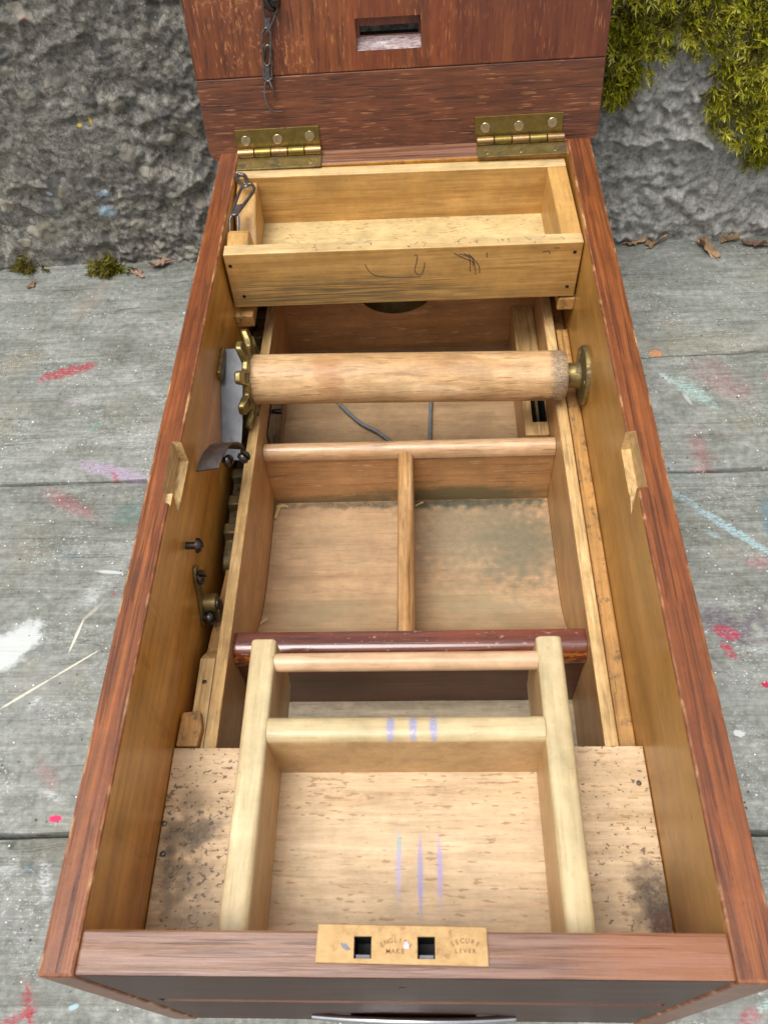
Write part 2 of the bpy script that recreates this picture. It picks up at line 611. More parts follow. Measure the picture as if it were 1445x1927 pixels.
M['coin_floor'] = wood('drawer_ply', [(0, (.36, .22, .115)), (.5, (.46, .30, .165)), (1, (.55, .38, .22))], 'x', fa=60, fl=5, fine=.15, pores=.35,
                       pore_f=(560, 45), pore_t=.6, pore_col=(.27, .17, .08), blotch=((.25, .21, .12), 40, .55, .5), rough=.55, coat=.05, bump=.15,
                       extra=ply_extra([((.045, .275, .036), (.040, .034, .05), .9, (.20, .18, .115)), ((.075, .262, .036), (.024, .026, .05), .85, (.15, .14, .09)),
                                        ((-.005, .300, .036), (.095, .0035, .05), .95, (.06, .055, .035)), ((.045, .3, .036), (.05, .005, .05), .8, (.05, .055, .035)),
                                        ((-.05, .21, .045), (.04, .014, .05), .35, (.36, .32, .21)), ((.045, .21, .045), (.04, .016, .05), .35, (.34, .31, .20))], speck=.5))
M['channel_floor'] = wood('channel_ply', [(0, (.36, .29, .19)), (.5, (.47, .39, .27)), (1, (.56, .47, .34))], 'x', fa=90, fl=8, fine=.2, pores=.4, rough=.6,
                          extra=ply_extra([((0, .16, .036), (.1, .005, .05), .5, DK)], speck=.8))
M['bay'] = wood('rear_bay_ply', [(0, (.33, .205, .105)), (.5, (.43, .28, .15)), (1, (.50, .34, .19))], 'x', fa=70, fl=6, fine=.15, pores=.35, pore_f=(560, 40), rough=.55)
M['tray_floor'] = wood('tray_card', [(0, (.50, .37, .16)), (.5, (.60, .45, .21)), (1, (.66, .51, .26))], 'x', fa=120, fl=30, fine=.1, pores=.1, rough=.7,
                       extra=ply_extra([((0, .03, 0), (.1, .012, .05), .3, (.28, .19, .08)), ((-.02, .045, .01), (.004, .0015, .05), .9, (.16, .14, .10))], speck=1.0, speck_scale=1.6,
                                       speck_mask=((0.02, .07, .01), (.09, .02, .1))))
PALE = [(0, (.47, .36, .185)), (.4, (.56, .44, .24)), (.75, (.63, .50, .285)), (1, (.70, .57, .345))]


def rail_marks(g, col, rg):
    for x in (-.0062, .0035, .0122):
        b = g.blob((x, .0972, .154), (.0016, .0058, .01), 0, .5, 330, .6)
        st = g.rng(g.noise(g.scale(g.obj, (500, 900, 900)), 1, 2), .25, .5)
        col = g.mix(g.math('MULTIPLY', g.math('MULTIPLY', b, st), .75), col, (.22, .25, .52))
    return col, rg


M['pale_y'] = wood('pale_sycamore', PALE, 'y', fa=110, fl=8, fine=.12, pores=.32, pore_f=(560, 42), pore_t=.60, pore_col=(.40, .27, .10), rough=.45, coat=.12, bump=.2)
M['pale_x'] = wood('pale_sycamore_bar', PALE, 'x', fa=110, fl=8, fine=.12, pores=.32, pore_f=(560, 42), pore_t=.60, pore_col=(.40, .27, .10), rough=.45, coat=.12, bump=.2,
                   extra=rail_marks)
M['tan_side'] = wood('tan_varnished_face', [(0, (.44, .27, .11)), (.5, (.53, .34, .15)), (1, (.60, .40, .19))], 'y', fa=60, fl=5, fine=.12, pores=.2, rough=.45, coat=.1)
M['dowel'] = wood('beech_dowel', [(0, (.52, .31, .165)), (.5, (.62, .40, .235)), (1, (.70, .48, .31))], 'x', fa=130, fl=10, fine=.12, pores=.4, pore_f=(560, 42),
                  pore_t=.6, pore_col=(.38, .21, .09), rough=.42, coat=.15, bump=.15)


def tray_extra(g, col, rg):
    m = g.blob((-.05, -.001, .010), (.085, .02, .012), 0, .6, 70, .6)
    s = g.rng(g.noise(g.scale(g.obj, (18, 400, 900)), 1, 3), .38, .62)
    col = g.mix(g.math('MULTIPLY', g.math('MULTIPLY', m, s), .95), col, (.13, .105, .06))
    m = g.blob((.03, -.001, .004), (.09, .02, .006), 0, .6, 70, .5)
    return g.mix(g.math('MULTIPLY', g.math('MULTIPLY', m, s), .45), col, (.22, .16, .07)), rg


TRAY = [(0, (.43, .225, .060)), (.4, (.53, .295, .085)), (.75, (.61, .36, .12)), (1, (.69, .44, .17))]
M['tray_x'] = wood('tray_pine', TRAY, 'x', fa=120, fl=5, fine=.22, pores=.42, pore_f=(520, 22), pore_t=.6, pore_col=(.32, .16, .045), rough=.5, coat=.1, bump=.25, extra=tray_extra)
M['tray_rim'] = wood('tray_rim_pine', [(0, (.50, .325, .14)), (.5, (.61, .43, .20)), (1, (.72, .54, .285))], 'x', fa=130, fl=6, fine=.2, pores=.3, pore_f=(520, 30), pore_t=.6,
                     pore_col=(.38, .22, .08), rough=.5, bump=.2)
M['tray_y'] = wood('tray_end_pine', TRAY, 'y', fa=110, fl=8, fine=.15, pores=.25, pore_f=(520, 34), rough=.48, coat=.1, bump=.2)
M['raw'] = wood('chiselled_wood', [(0, (.50, .31, .12)), (.5, (.64, .43, .19)), (1, (.76, .56, .29))], 'y', fa=260, fl=30, fine=.4, pores=.4, pore_f=(520, 30), rough=.65, bump=.9)

SIDE = [(0, (.40, .205, .070)), (.5, (.50, .27, .10)), (1, (.58, .335, .14))]
M['side'] = wood('drawer_side_wood', SIDE, 'y', fa=40, fl=4, fine=.12, pores=.25, pore_f=(520, 30), pore_t=.62, rough=.48, coat=.1, bump=.12)
M['side_top'] = wood('drawer_edge_wood', [(0, (.48, .29, .10)), (.5, (.62, .40, .17)), (1, (.74, .54, .27))], 'y', fa=240, fl=14, fine=.35, pores=.35, pore_f=(520, 30), rough=.55, bump=.4)


def runner_extra(g, col, rg):
    s = g.noise(g.scale(g.obj, (170, 120, 170)), 1, 3, .6)
    t = g.noise(g.scale(g.obj, (420, 380, 400)), 1, 3, .6)
    m = g.math('MULTIPLY', g.rng(s, .50, .66), g.rng(t, .42, .58))
    return g.mix(g.math('MULTIPLY', m, .75), col, (.12, .085, .05)), rg


M['runner'] = wood('runner_wood', [(0, (.42, .20, .055)), (.5, (.52, .28, .09)), (1, (.60, .36, .13))], 'y', fa=150, fl=6, fine=.25, pores=.5, pore_f=(480, 20), pore_t=.6,
                   rough=.5, bump=.3, extra=runner_extra)


def divider_extra(g, col, rg):
    f = g.noise(g.scale(g.obj, (60, 300, 420)), 1, 3, .6)
    col = g.mix(g.math('MULTIPLY', g.rng(f, .62, .68), .6), col, (.68, .48, .30))
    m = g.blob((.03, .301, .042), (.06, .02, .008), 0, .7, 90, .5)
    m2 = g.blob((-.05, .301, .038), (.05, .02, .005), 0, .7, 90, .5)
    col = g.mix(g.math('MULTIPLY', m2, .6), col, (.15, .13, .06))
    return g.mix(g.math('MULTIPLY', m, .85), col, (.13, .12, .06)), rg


M['divider'] = wood('divider_wood', [(0, (.39, .195, .068)), (.5, (.49, .255, .10)), (1, (.57, .315, .135))], 'x', fa=60, fl=6, fine=.16, pores=.35, pore_f=(520, 30), pore_t=.6,
                    rough=.42, coat=.25, bump=.15, extra=divider_extra)
M['nose'] = wood('worn_divider_wood', [(0, (.36, .17, .05)), (.5, (.50, .28, .11)), (1, (.66, .44, .24))], 'y', fa=150, fl=10, fine=.35, pores=.6, pore_f=(480, 26), pore_t=.58,
                 rough=.42, coat=.25, bump=.3)
M['nose_x'] = wood('worn_divider_top', [(0, (.42, .23, .10)), (.5, (.54, .33, .17)), (1, (.68, .48, .30))], 'x', fa=150, fl=10, fine=.2, pores=.5, pore_f=(480, 26), pore_t=.6,
                   rough=.4, coat=.3, bump=.2)


def red_extra(g, col, rg):
    f = g.noise(g.scale(g.obj, (170, 420, 420)), 1, 3, .7)
    m = g.math('MULTIPLY', g.rng(f, .44, .54), g.blob((0, .1565, .0925), (.3, .0042, .0050), 0, .4, 200, .3))
    col = g.mix(g.math('MULTIPLY', m, .9), col, (.42, .14, .03))
    f2 = g.noise(g.scale(g.obj, (220, 500, 500), (5, 3, 1)), 1, 3, .7)
    return g.mix(g.math('MULTIPLY', g.rng(f2, .63, .68), .7), col, (.42, .27, .22)), rg


M['red'] = wood('red_varnish', [(0, (.075, .016, .007)), (.5, (.15, .032, .013)), (1, (.22, .055, .021))], 'x', fa=120, fl=8, fine=.3, pores=.6, pore_f=(480, 26), pore_t=.58,
                pore_col=(.03, .006, .005), rough=.3, coat=.8, coat_rough=.12, bump=.3, extra=red_extra)
M['brown'] = wood('brown_stain', [(0, (.085, .024, .010)), (.5, (.125, .038, .015)), (1, (.17, .056, .022))], 'x', fa=90, fl=7, fine=.25, pores=.5, pore_f=(480, 26), rough=.45, coat=.2)


def roller_extra(g, col, rg):
    m = g.blob((-.047, .328, .133), (.009, .014, .014), .25, .9, 110, .3)
    col = g.mix(g.math('MULTIPLY', m, .5), col, (.40, .17, .06))
    m = g.blob((.0925, .332, .125), (.0055, .03, .03), 0, .7, 240, .35)
    f = g.rng(g.noise(g.obj, 900, 3, .7), .38, .6)
    col = g.mix(g.math('MULTIPLY', g.math('MULTIPLY', m, g.math('ADD', g.math('MULTIPLY', f, .6), .4)), .85), col, (.13, .125, .11))
    m = g.blob((.082, .321, .116), (.011, .006, .006), 0, .5, 240, .4)
    col = g.mix(g.math('MULTIPLY', m, .8), col, (.10, .07, .05))
    m = g.blob((.08, .320, .1155), (.0065, .003, .004), 0, .4, 300, .3)
    col = g.mix(g.math('MULTIPLY', m, .9), col, (.34, .15, .06))
    m = g.blob((-.075, .324, .116), (.02, .01, .009), 0, .8, 120, .5)
    return g.mix(g.math('MULTIPLY', g.math('MULTIPLY', m, f), .35), col, (.22, .16, .10)), rg


M['roller'] = wood('roller_wood', [(0, (.44, .245, .10)), (.35, (.55, .335, .155)), (.7, (.63, .41, .21)), (1, (.70, .49, .29))], 'x', fa=90, fl=14, fine=.28, pores=.5,
                   pore_f=(520, 55), pore_t=.60, pore_col=(.30, .15, .055), rough=.52, coat=.05, bump=.6, extra=roller_extra)


def metal(name, a, b, rough, metallic, scale=180, bump=.15, dirt=None, dthr=.5):
    g = G(name)
    n1 = g.noise(g.obj, scale, 4, .65)
    col = g.ramp(n1, [(.3, a), (.7, b)])
    if dirt:
        d = g.rng(g.noise(g.obj, scale * .55, 4, .7), dthr, dthr + .2)
        col = g.mix(d, col, dirt)
        rr = g.math('ADD', g.math('MULTIPLY', d, .25), rough)
        mt = g.math('SUBTRACT', metallic, g.math('MULTIPLY', d, metallic * .5))
    else:
        rr, mt = g.rng(n1, .2, .8, rough * .8, rough * 1.25, False), metallic
    return g.out(col, rr, mt, g.bump(g.noise(g.obj, scale * 4, 4, .6), bump, .0003))


M['brass'] = metal('brass', (.20, .145, .038), (.31, .23, .068), .38, .9, 160, .12, (.13, .085, .030), .52)
M['brass_dull'] = metal('tarnished_brass', (.20, .15, .055), (.31, .24, .095), .42, .8, 160, .2, (.10, .07, .035), .46)
M['brass_copper'] = metal('coppery_brass', (.28, .165, .075), (.42, .27, .12), .32, .9, 160, .12, (.12, .06, .035), .55)
M['brass_dirty'] = metal('grimy_brass', (.11, .085, .040), (.22, .17, .075), .5, .6, 200, .3, (.05, .04, .025), .5)
M['brass_cast'] = metal('cast_brass', (.19, .145, .05), (.33, .265, .11), .38, .85, 240, .4, (.09, .07, .03), .48)
M['plate'] = metal('lock_plate_brass', (.38, .235, .095), (.50, .32, .14), .5, .35, 300, .25, (.36, .20, .075), .54)
M['screw_brass'] = metal('brass_screw', (.44, .37, .20), (.62, .54, .33), .32, .9, 500, .1, (.14, .11, .06), .58)
M['steel'] = metal('blue_grey_steel', (.12, .128, .142), (.18, .19, .21), .5, .6, 140, .15, (.09, .09, .09), .6)
M['black_steel'] = metal('blackened_steel', (.05, .043, .04), (.10, .088, .08), .28, .8, 300, .15)
M['catch'] = metal('brown_steel', (.10, .085, .08), (.19, .165, .15), .34, .75, 200, .2, (.06, .05, .045), .55)
M['chain'] = metal('chain_steel', (.10, .09, .085), (.24, .22, .21), .33, .85, 300, .2, (.05, .04, .035), .58)
M['chrome'] = metal('chrome', (.6, .6, .62), (.75, .75, .77), .12, 1.0, 200, .02)
M['dark'] = metal('lock_interior', (.010, .010, .010), (.02, .02, .02), .6, .2)
M['bell'] = metal('bell_brass', (.06, .05, .022), (.12, .10, .045), .4, .7, 140, .1)
M['wire'] = metal('grey_wire_sleeve', (.15, .17, .19), (.21, .23, .25), .5, .0)
M['ink'] = metal('ink', (.015, .015, .03), (.03, .03, .05), .7, .0)
M['stamp'] = metal('stamped_letter', (.17, .075, .022), (.24, .11, .035), .6, .2)
M['fluff'] = metal('wood_splinter', (.50, .34, .14), (.62, .45, .22), .7, .0)

# ------------------------------------------------------------------ the setting: weathered bench planks and the concrete wall behind
PAINT = {'crimson': (.38, .022, .045), 'hotred': (.42, .03, .07), 'hotpink': (.80, .03, .12), 'lilac': (.38, .29, .42), 'teal': (.06, .24, .22), 'seagreen': (.10, .33, .26),
         'white': (.54, .57, .56), 'pinkwhite': (.62, .55, .58), 'cream': (.62, .58, .48), 'navyteal': (.05, .12, .17), 'sky': (.36, .52, .57), 'mint': (.42, .66, .62),
         'orange': (.70, .24, .06), 'steelblue': (.10, .20, .27), 'plum': (.10, .055, .11), 'pink': (.55, .17, .22), 'ochre': (.34, .27, .15), 'tan': (.27, .21, .16)}
STROKES = [
    (-0.2925, 0.4725, 0.0251, 0.0057, 0.34, 'crimson', 0.9),
    (-0.2331, 0.3625, 0.0308, 0.0058, -0.31, 'lilac', 0.85),
    (-0.228, 0.3566, 0.0057, 0.0018, -1.07, 'crimson', 0.8),
    (-0.259, 0.3322, 0.0236, 0.0055, -0.52, 'crimson', 0.45),
    (-0.2104, 0.3226, 0.0136, 0.0088, 0.53, 'teal', 0.35),
    (-0.3036, 0.4857, 0.0304, 0.0023, 0.03, 'white', 0.35),
    (-0.2759, 0.4381, 0.0118, 0.0057, 0.38, 'pinkwhite', 0.35),
    (-0.256, 0.4101, 0.0068, 0.0022, 1.09, 'seagreen', 0.5),
    (-0.2763, 0.2087, 0.0305, 0.0137, 0.71, 'white', 1.0),
    (-0.2516, 0.1794, 0.0179, 0.0009, 0.63, 'cream', 1.0),
    (-0.2235, 0.1998, 0.0176, 0.0007, 0.63, 'cream', 1.0),
    (-0.2272, 0.2214, 0.0126, 0.001, 1.39, 'cream', 0.95),
    (-0.22, 0.2395, 0.0086, 0.0013, 0.89, 'cream', 0.4),
    (-0.244, 0.1736, 0.0052, 0.002, 1.02, 'white', 0.7),
    (-0.2118, 0.1006, 0.0035, 0.0021, -0.0, 'hotpink', 1.0),
    (-0.2231, 0.1266, 0.0103, 0.0044, -0.87, 'crimson', 0.25),
    (-0.2169, 0.114, 0.0075, 0.0022, -0.41, 'white', 0.6),
    (-0.2097, 0.0663, 0.0114, 0.0033, -1.29, 'white', 0.65),
    (-0.2323, 0.0742, 0.0061, 0.0043, 0.83, 'white', 0.4),
    (-0.22, 0.0726, 0.0041, 0.0025, -0.05, 'navyteal', 0.6),
    (-0.203, 0.0053, 0.0099, 0.0029, -1.18, 'crimson', 0.75),
    (-0.2082, -0.0008, 0.0097, 0.0029, 0.38, 'crimson', 0.6),
    (-0.1785, 0.0048, 0.0028, 0.0013, 0.36, 'sky', 0.9),
    (0.202, 0.4735, 0.005, 0.004, -0.04, 'orange', .9),
    (0.2056, 0.4463, 0.0064, 0.0025, -0.88, 'white', 0.8),
    (0.2231, 0.4309, 0.0194, 0.0056, -0.8, 'mint', 0.55),
    (0.2494, 0.4408, 0.0253, 0.0132, -1.07, 'crimson', 0.25),
    (0.2179, 0.3672, 0.0196, 0.0066, -1.48, 'crimson', 0.3),
    (0.1977, 0.3253, 0.01, 0.0024, -0.66, 'sky', 0.7),
    (0.2255, 0.2968, 0.0302, 0.0035, -0.75, 'sky', 0.9),
    (0.2108, 0.294, 0.0055, 0.0021, -0.68, 'sky', 0.7),
    (0.2506, 0.3085, 0.0165, 0.0029, -1.73, 'steelblue', 0.7),
    (0.203, 0.2233, 0.019, 0.009, -0.63, 'plum', 0.6),
    (0.2034, 0.2176, 0.0086, 0.0048, -0.33, 'hotred', 0.9),
    (0.2018, 0.2052, 0.0067, 0.0032, -1.09, 'hotred', 0.9),
    (0.22, 0.2255, 0.0104, 0.0022, 0.98, 'plum', 0.6),
    (0.2275, 0.2254, 0.0091, 0.0025, -1.49, 'plum', 0.5),
    (0.2359, 0.271, 0.0076, 0.0049, -0.23, 'pink', 0.4),
    (0.1962, 0.1504, 0.0033, 0.0021, -0.22, 'white', 1.0),
    (0.2198, 0.1816, 0.0028, 0.0021, -0.32, 'hotred', 1.0),
    (0.1679, 0.0036, 0.0066, 0.0032, 0.48, 'hotred', 0.6),
    (0.1763, 0.0089, 0.0051, 0.0019, 0.45, 'mint', 0.6),
    (0.2437, 0.4833, 0.048, 0.0123, 0.07, 'ochre', 0.3),
    (-0.3418, 0.4834, 0.0205, 0.0137, 0.2, 'ochre', 0.3),
    (-0.292, 0.5632, 0.0309, 0.0085, 1.14, 'tan', 0.5),
    (-0.2195, 0.2594, 0.0171, 0.0068, 0.94, 'white', 0.35),
    (-0.2145, 0.2711, 0.0095, 0.0013, -0.09, 'white', 0.85),
    (-0.2236, 0.2514, 0.0058, 0.005, -0.35, 'white', 0.6),
    (-0.2479, 0.2858, 0.0072, 0.0043, -0.48, 'navyteal', 0.35),
    (0.2179, 0.423, 0.0068, 0.0014, -1.24, 'white', 0.5),
    (0.2194, 0.2055, 0.0085, 0.0023, -0.14, 'white', 0.5),
    (0.2157, 0.3511, 0.0096, 0.0021, -0.32, 'pink', 0.4),
]


def plank_mat(name, y0, y1, off, cracks=()):
    g = G(name)
    base = g.noise(g.scale(g.obj, (18, 34, 34), off), 1, 6, .70, .8)
    col = g.ramp(base, [(.28, (.125, .125, .108)), (.45, (.18, .188, .170)), (.6, (.24, .248, .232)), (.75, (.33, .337, .33))])
    w = g.n('ShaderNodeTexWave')
    w.bands_direction = 'Y'
    g.put(w.inputs['Vector'], g.scale(g.obj, (1.4, 9, 9), off))
    w.inputs['Scale'].default_value = 2.0
    w.inputs['Distortion'].default_value = 7.0
    w.inputs['Detail'].default_value = 3.0
    w.inputs['Detail Scale'].default_value = .8
    grain = g.rng(w.outputs['Fac'], .72, .97)
    col = g.mix(g.math('MULTIPLY', grain, .22), col, (.125, .122, .108))
    fine = g.noise(g.scale(g.obj, (26, 460, 460), off), 1, 3, .7)
    col = g.vm('MULTIPLY', col, g_comb(g, g.rng(fine, .32, .68, .80, 1.13, False)))
    rv = g.n('ShaderNodeVectorRotate')
    rv.rotation_type = 'Z_AXIS'
    g.put(rv.inputs['Vector'], g.obj)
    rv.inputs['Angle'].default_value = -.11
    spl = g.noise(g.scale(rv.outputs[0], (5, 75, 1), off), 1, 2, .5, .2)
    ln_ = g.rng(g.math('ABSOLUTE', g.math('SUBTRACT', spl, .5)), .0, .013, 1, 0)
    gate = g.rng(g.noise(g.scale(rv.outputs[0], (9, 30, 1), (4, 4, 4)), 1, 2), .52, .60)
    col = g.mix(g.math('MULTIPLY', g.math('MULTIPLY', ln_, gate), .7), col, (.06, .058, .05))
    mot = g.noise(g.vm('ADD', g.obj, (2, 6, 1)), 190, 4, .7)
    col = g.vm('MULTIPLY', col, g_comb(g, g.rng(mot, .34, .66, .74, 1.28, False)))
    col = g.vm('MULTIPLY', col, (1.12, 1.125, 1.105))
    # chalky film and stains
    film = g.noise(g.obj, 9, 5, .65)
    col = g.mix(g.math('MULTIPLY', g.rng(film, .48, .74), .30), col, (.40, .42, .42))
    gr = g.noise(g.vm('ADD', g.obj, (3, 2, 1)), 13, 4, .6)
    col = g.mix(g.math('MULTIPLY', g.rng(gr, .55, .72), .4), col, (.24, .215, .14))
    pk = g.noise(g.vm('ADD', g.obj, (7, 4, 1)), 22, 4, .7)
    col = g.mix(g.math('MULTIPLY', g.rng(pk, .62, .75), .22), col, (.33, .12, .15))
    bl = g.noise(g.vm('ADD', g.obj, (1, 9, 2)), 18, 4, .7)
    col = g.mix(g.math('MULTIPLY', g.rng(bl, .60, .75), .25), col, (.22, .32, .36))
    # abraded chalk dust: dense fine white grain that comes and goes
    dust = g.noise(g.scale(g.obj, (1, 1.25, 1)), 430, 3, .7)
    dm = g.noise(g.vm('ADD', g.obj, (5, 5, 5)), 26, 4, .6)
    col = g.mix(g.math('MULTIPLY', g.math('MULTIPLY', g.rng(dust, .57, .63), g.rng(dm, .42, .64)), .55), col, (.64, .66, .65))
    # paint strokes
    i = 0
    for (px, py, rx, ry, ang, c, op) in STROKES:
        if not (y0 - .01 < py <= y1 + .005):
            continue
        thin = ry < .0016
        solid = op >= .85
        b = g.blob((px, py, 0), (rx, ry, .2), ang, (.35 if thin else .8 if solid else 1.3), (240 if thin else min(420, .9 / ry)), (.22 if solid else .6))
        if not thin and op < 1:
            dry = g.rng(g.noise(g.scale(g.obj, (300, 700, 1), (i, 0, 0)), 1, 3, .7), .36, .60)
            b = g.math('MULTIPLY', b, dry)
        col = g.mix(g.math('MULTIPLY', b, min(1, op * 1.1)), col, PAINT[c])
        i += 1
    # spatter: small white, then sparse coloured droplets
    for sc, thr, keep, cc in ((420, .20, .925, (.72, .74, .74)), (300, .15, .93, (.72, .74, .73)), (120, .08, .93, (.75, .76, .74)), (130, .10, .965, (.45, .06, .09)),
                              (110, .10, .97, (.07, .12, .22)), (95, .10, .965, (.40, .58, .64)), (300, .20, .93, (.06, .06, .055))):
        k = g.n('ShaderNodeTexVoronoi')
        g.put(k.inputs['Vector'], g.vm('ADD', g.scale(g.obj, (1, 1, 0)), (sc * .01, .3, 0)))
        k.inputs['Scale'].default_value = sc
        on = g.rng(g.sep(k.outputs['Color'])[0], keep, keep + .005)
        sz = g.math('MULTIPLY', g.math('ADD', g.sep(k.outputs['Color'])[1], .3), thr)
        d = g.rng(g.math('SUBTRACT', k.outputs['Distance'], sz), -.02, .03, 1, 0)
        col = g.mix(g.math('MULTIPLY', on, d), col, cc)
    crk = 0.0
    for (x0, x1, ya, yb) in cracks:
        x, y, z = g.sep(g.obj)
        t = g.rng(x, x0, x1, ya, yb, False)
        wv = g.math('MULTIPLY', g.math('SUBTRACT', g.noise(g.scale(g.obj, (40, 0, 0)), 1, 4), .5), .006)
        d = g.math('ABSOLUTE', g.math('SUBTRACT', y, g.math('ADD', t, wv)))
        ln = g.rng(d, .0003, .0009, 1, 0)
        inx = g.math('MULTIPLY', g.rng(x, x0, x0 + .02), g.rng(x, x1 - .02, x1, 1, 0))
        ln = g.math('MULTIPLY', ln, inx)
        col = g.mix(g.math('MULTIPLY', ln, .5), col, (.09, .085, .075))
        crk = ln
    h = g.math('ADD', g.math('MULTIPLY', fine, .5), g.math('MULTIPLY', grain, -.4))
    h = g.math('ADD', h, g.math('MULTIPLY', dust, .35))
    if cracks:
        h = g.math('SUBTRACT', h, g.math('MULTIPLY', crk, 2.0))
    return g.out(col, .68, 0, g.bump(h, .7, .0010), .35)


bench = empty('bench_top')
tag(bench, kind='structure')
for k, (ya, yb, cr, off) in enumerate([(-.34, -.1675, (), (3, 8, 1)), (-.164, .0905, (), (0, 0, 0)), (.0935, .3505, (), (6, 3, 2)),
                                        (.3530, .655, ((.15, .6, .468, .482),), (9, 1, 5))]):
    nx = 120
    mb = MB()
    X0, X1 = -.95, .95
    # long plank with slightly wavering, rounded long edges
    rows = []
    prof = [(0.0, -.036), (0.0, -.0022), (.0006, -.0007), (.0022, 0.0), (.5, 0.0)]
    for i in range(nx + 1):
        x = X0 + (X1 - X0) * i / nx
        wa = .0009 * math.sin(x * 23 + k * 2) + .0006 * math.sin(x * 71 + k)
        wb = .0009 * math.sin(x * 19 + k * 3.1) + .0006 * math.sin(x * 63 + k * 2)
        a, b = ya + wa, yb + wb
        row = [(x, a + p[0], p[1]) for p in prof[:4]] + [(x, b - p[0], p[1]) for p in reversed(prof[:4])]
        rows.append(row)
    n = len(rows[0])
    vs = [p for r_ in rows for p in r_]
    fs = [(i * n + j, i * n + (j + 1) % n, (i + 1) * n + (j + 1) % n, (i + 1) * n + j) for i in range(nx) for j in range(n)]
    fs += [tuple(range(n)), tuple(nx * n + j for j in range(n - 1, -1, -1))]
    mb.add(vs, fs)
    mb.build('plank', plank_mat('weathered_plank', ya, yb, off, cr), bench, smooth=40)
# beam the planks are nailed to, seen as darkness through the joints
g = G('underbeam_wood')
mb = MB()
for x in (-.6, 0.0, .6):
    mb.box(x - .04, x + .04, -.34, .655, -.09, -.036)
mb.build('beam', g.out(g.ramp(g.noise(g.scale(g.obj, (60, 4, 60)), 1, 3), [(.3, (.05, .045, .04)), (.7, (.09, .085, .075))]), .8), bench)
# earth under the bench
mb = MB()
mb.box(-6, 6, -6, 6, -.75, -.70)
g = G('earth')
ground = mb.build('ground', g.out(g.ramp(g.noise(g.obj, 14, 5), [(.3, (.05, .045, .035)), (.7, (.10, .09, .07))]), .95))
tag(ground, kind='structure')


# ---- wall relief: spectral noise, embedded stones and a mortar ridge
def field(shape, sigma, seed):
    r = np.random.default_rng(seed).standard_normal(shape)
    fy = np.fft.fftfreq(shape[0])[:, None]
    fx = np.fft.rfftfreq(shape[1])[None, :]
    s = np.fft.irfft2(np.fft.rfft2(r) * np.exp(-2 * (math.pi * sigma) ** 2 * (fx ** 2 + fy ** 2)), shape)
    return (s - s.mean()) / s.std()


WX0, WX1, WZ0, WZ1, DS = -.80, .80, -.04, .62, .0014
nxw, nzw = int((WX1 - WX0) / DS), int((WZ1 - WZ0) / DS)
gx = np.linspace(WX0, WX1, nxw)
gz = np.linspace(WZ0, WZ1, nzw)
GX, GZ = np.meshgrid(gx, gz)
sh = GX.shape
amp_ = np.clip(.75 + .45 * field(sh, 30, 21), .15, 1.6)
amp2 = np.clip(.8 + .6 * field(sh, 16, 22), .1, 2.0)
hgt = field(sh, 34, 1) * .0013 + field(sh, 11, 2) * .0013 * amp2 - np.abs(field(sh, 5.5, 3)) * .0019 * amp2 - np.abs(field(sh, 2.3, 13)) * .0012 * amp_
f2 = field(sh, 2.2, 4)
hgt += .0018 + field(sh, 1.5, 4) * .0005 * amp2 + field(sh, .8, 5) * .00055 * amp_
pits = field(sh, 3.2, 6)
hgt -= np.clip(pits - 1.0, 0, 2) * .0022                  # pits between the grains
stone = np.full(sh, -1.0)
sid = np.zeros(sh)
for i in range(9000):                                       # rounded aggregate showing at the face
    x, z = rng.uniform(WX0, WX1), rng.uniform(WZ0, WZ1)
    r = .0016 + .0065 * rng.random() ** 4
    el_ = rng.uniform(.65, 1.0)
    a = rng.uniform(0, 3.14)
    i0, i1 = np.searchsorted(gx, [x - r * 1.6, x + r * 1.6])
    j0, j1 = np.searchsorted(gz, [z - r * 1.6, z + r * 1.6])
    if i1 - i0 < 2 or j1 - j0 < 2:
        continue
    X, Z = GX[j0:j1, i0:i1] - x, GZ[j0:j1, i0:i1] - z
    u, v = (X * math.cos(a) + Z * math.sin(a)) / r, (-X * math.sin(a) + Z * math.cos(a)) / (r * el_)
    ph_ = np.arctan2(v, u)
    d = 1 + .22 * np.sin(ph_ * 3 + a * 5) + .12 * np.sin(ph_ * 5 + a * 9) - u * u - v * v
    cap = np.where(d > 0, np.sqrt(np.clip(d, 0, 1)), 0) * r * rng.uniform(.30, .65)
    s = stone[j0:j1, i0:i1]
    m = cap > s
    stone[j0:j1, i0:i1] = np.where(m & (d > 0), cap, s)
    q_ = sid[j0:j1, i0:i1]
    sid[j0:j1, i0:i1] = np.where(m & (d > 0), rng.random(), q_)
hgt += np.where(stone > 0, stone, 0) * np.clip(.9 + .5 * field(sh, 20, 8), .0, 1.3)
# mortar ledge on the right of the box
zl = .1 + .006 * np.sin(GX * 34 + 1) + .0035 * np.sin(GX * 88)
side = 1 / (1 + np.exp(-(GX - .165) / .008))
ridge = np.exp(-((GZ - zl) / .0038) ** 2) * (.006 + .002 * field(sh, 5, 9))
hgt += side * (ridge + np.where(GZ > zl, .004, 0) * 1.0)
hgt += side * (np.abs(field(sh, 3.6, 31)) * .0022 - np.clip(field(sh, 2.6, 32) - .7, 0, 2) * .0022)
hgt = np.clip(hgt, -.012, .022)
base_y = .6175 + GX * .012
WY = base_y - hgt
vs = np.stack([GX, WY, GZ], -1).reshape(-1, 3)
idx = np.arange(nxw * nzw).reshape(nzw, nxw)
fs = np.stack([idx[:-1, :-1], idx[:-1, 1:], idx[1:, 1:], idx[1:, :-1]], -1).reshape(-1, 4)
me = bpy.data.meshes.new('concrete_wall')
me.vertices.add(len(vs))
me.vertices.foreach_set('co', vs.ravel())
me.loops.add(fs.size)
me.loops.foreach_set('vertex_index', fs.ravel().astype(np.int32))
me.polygons.add(len(fs))
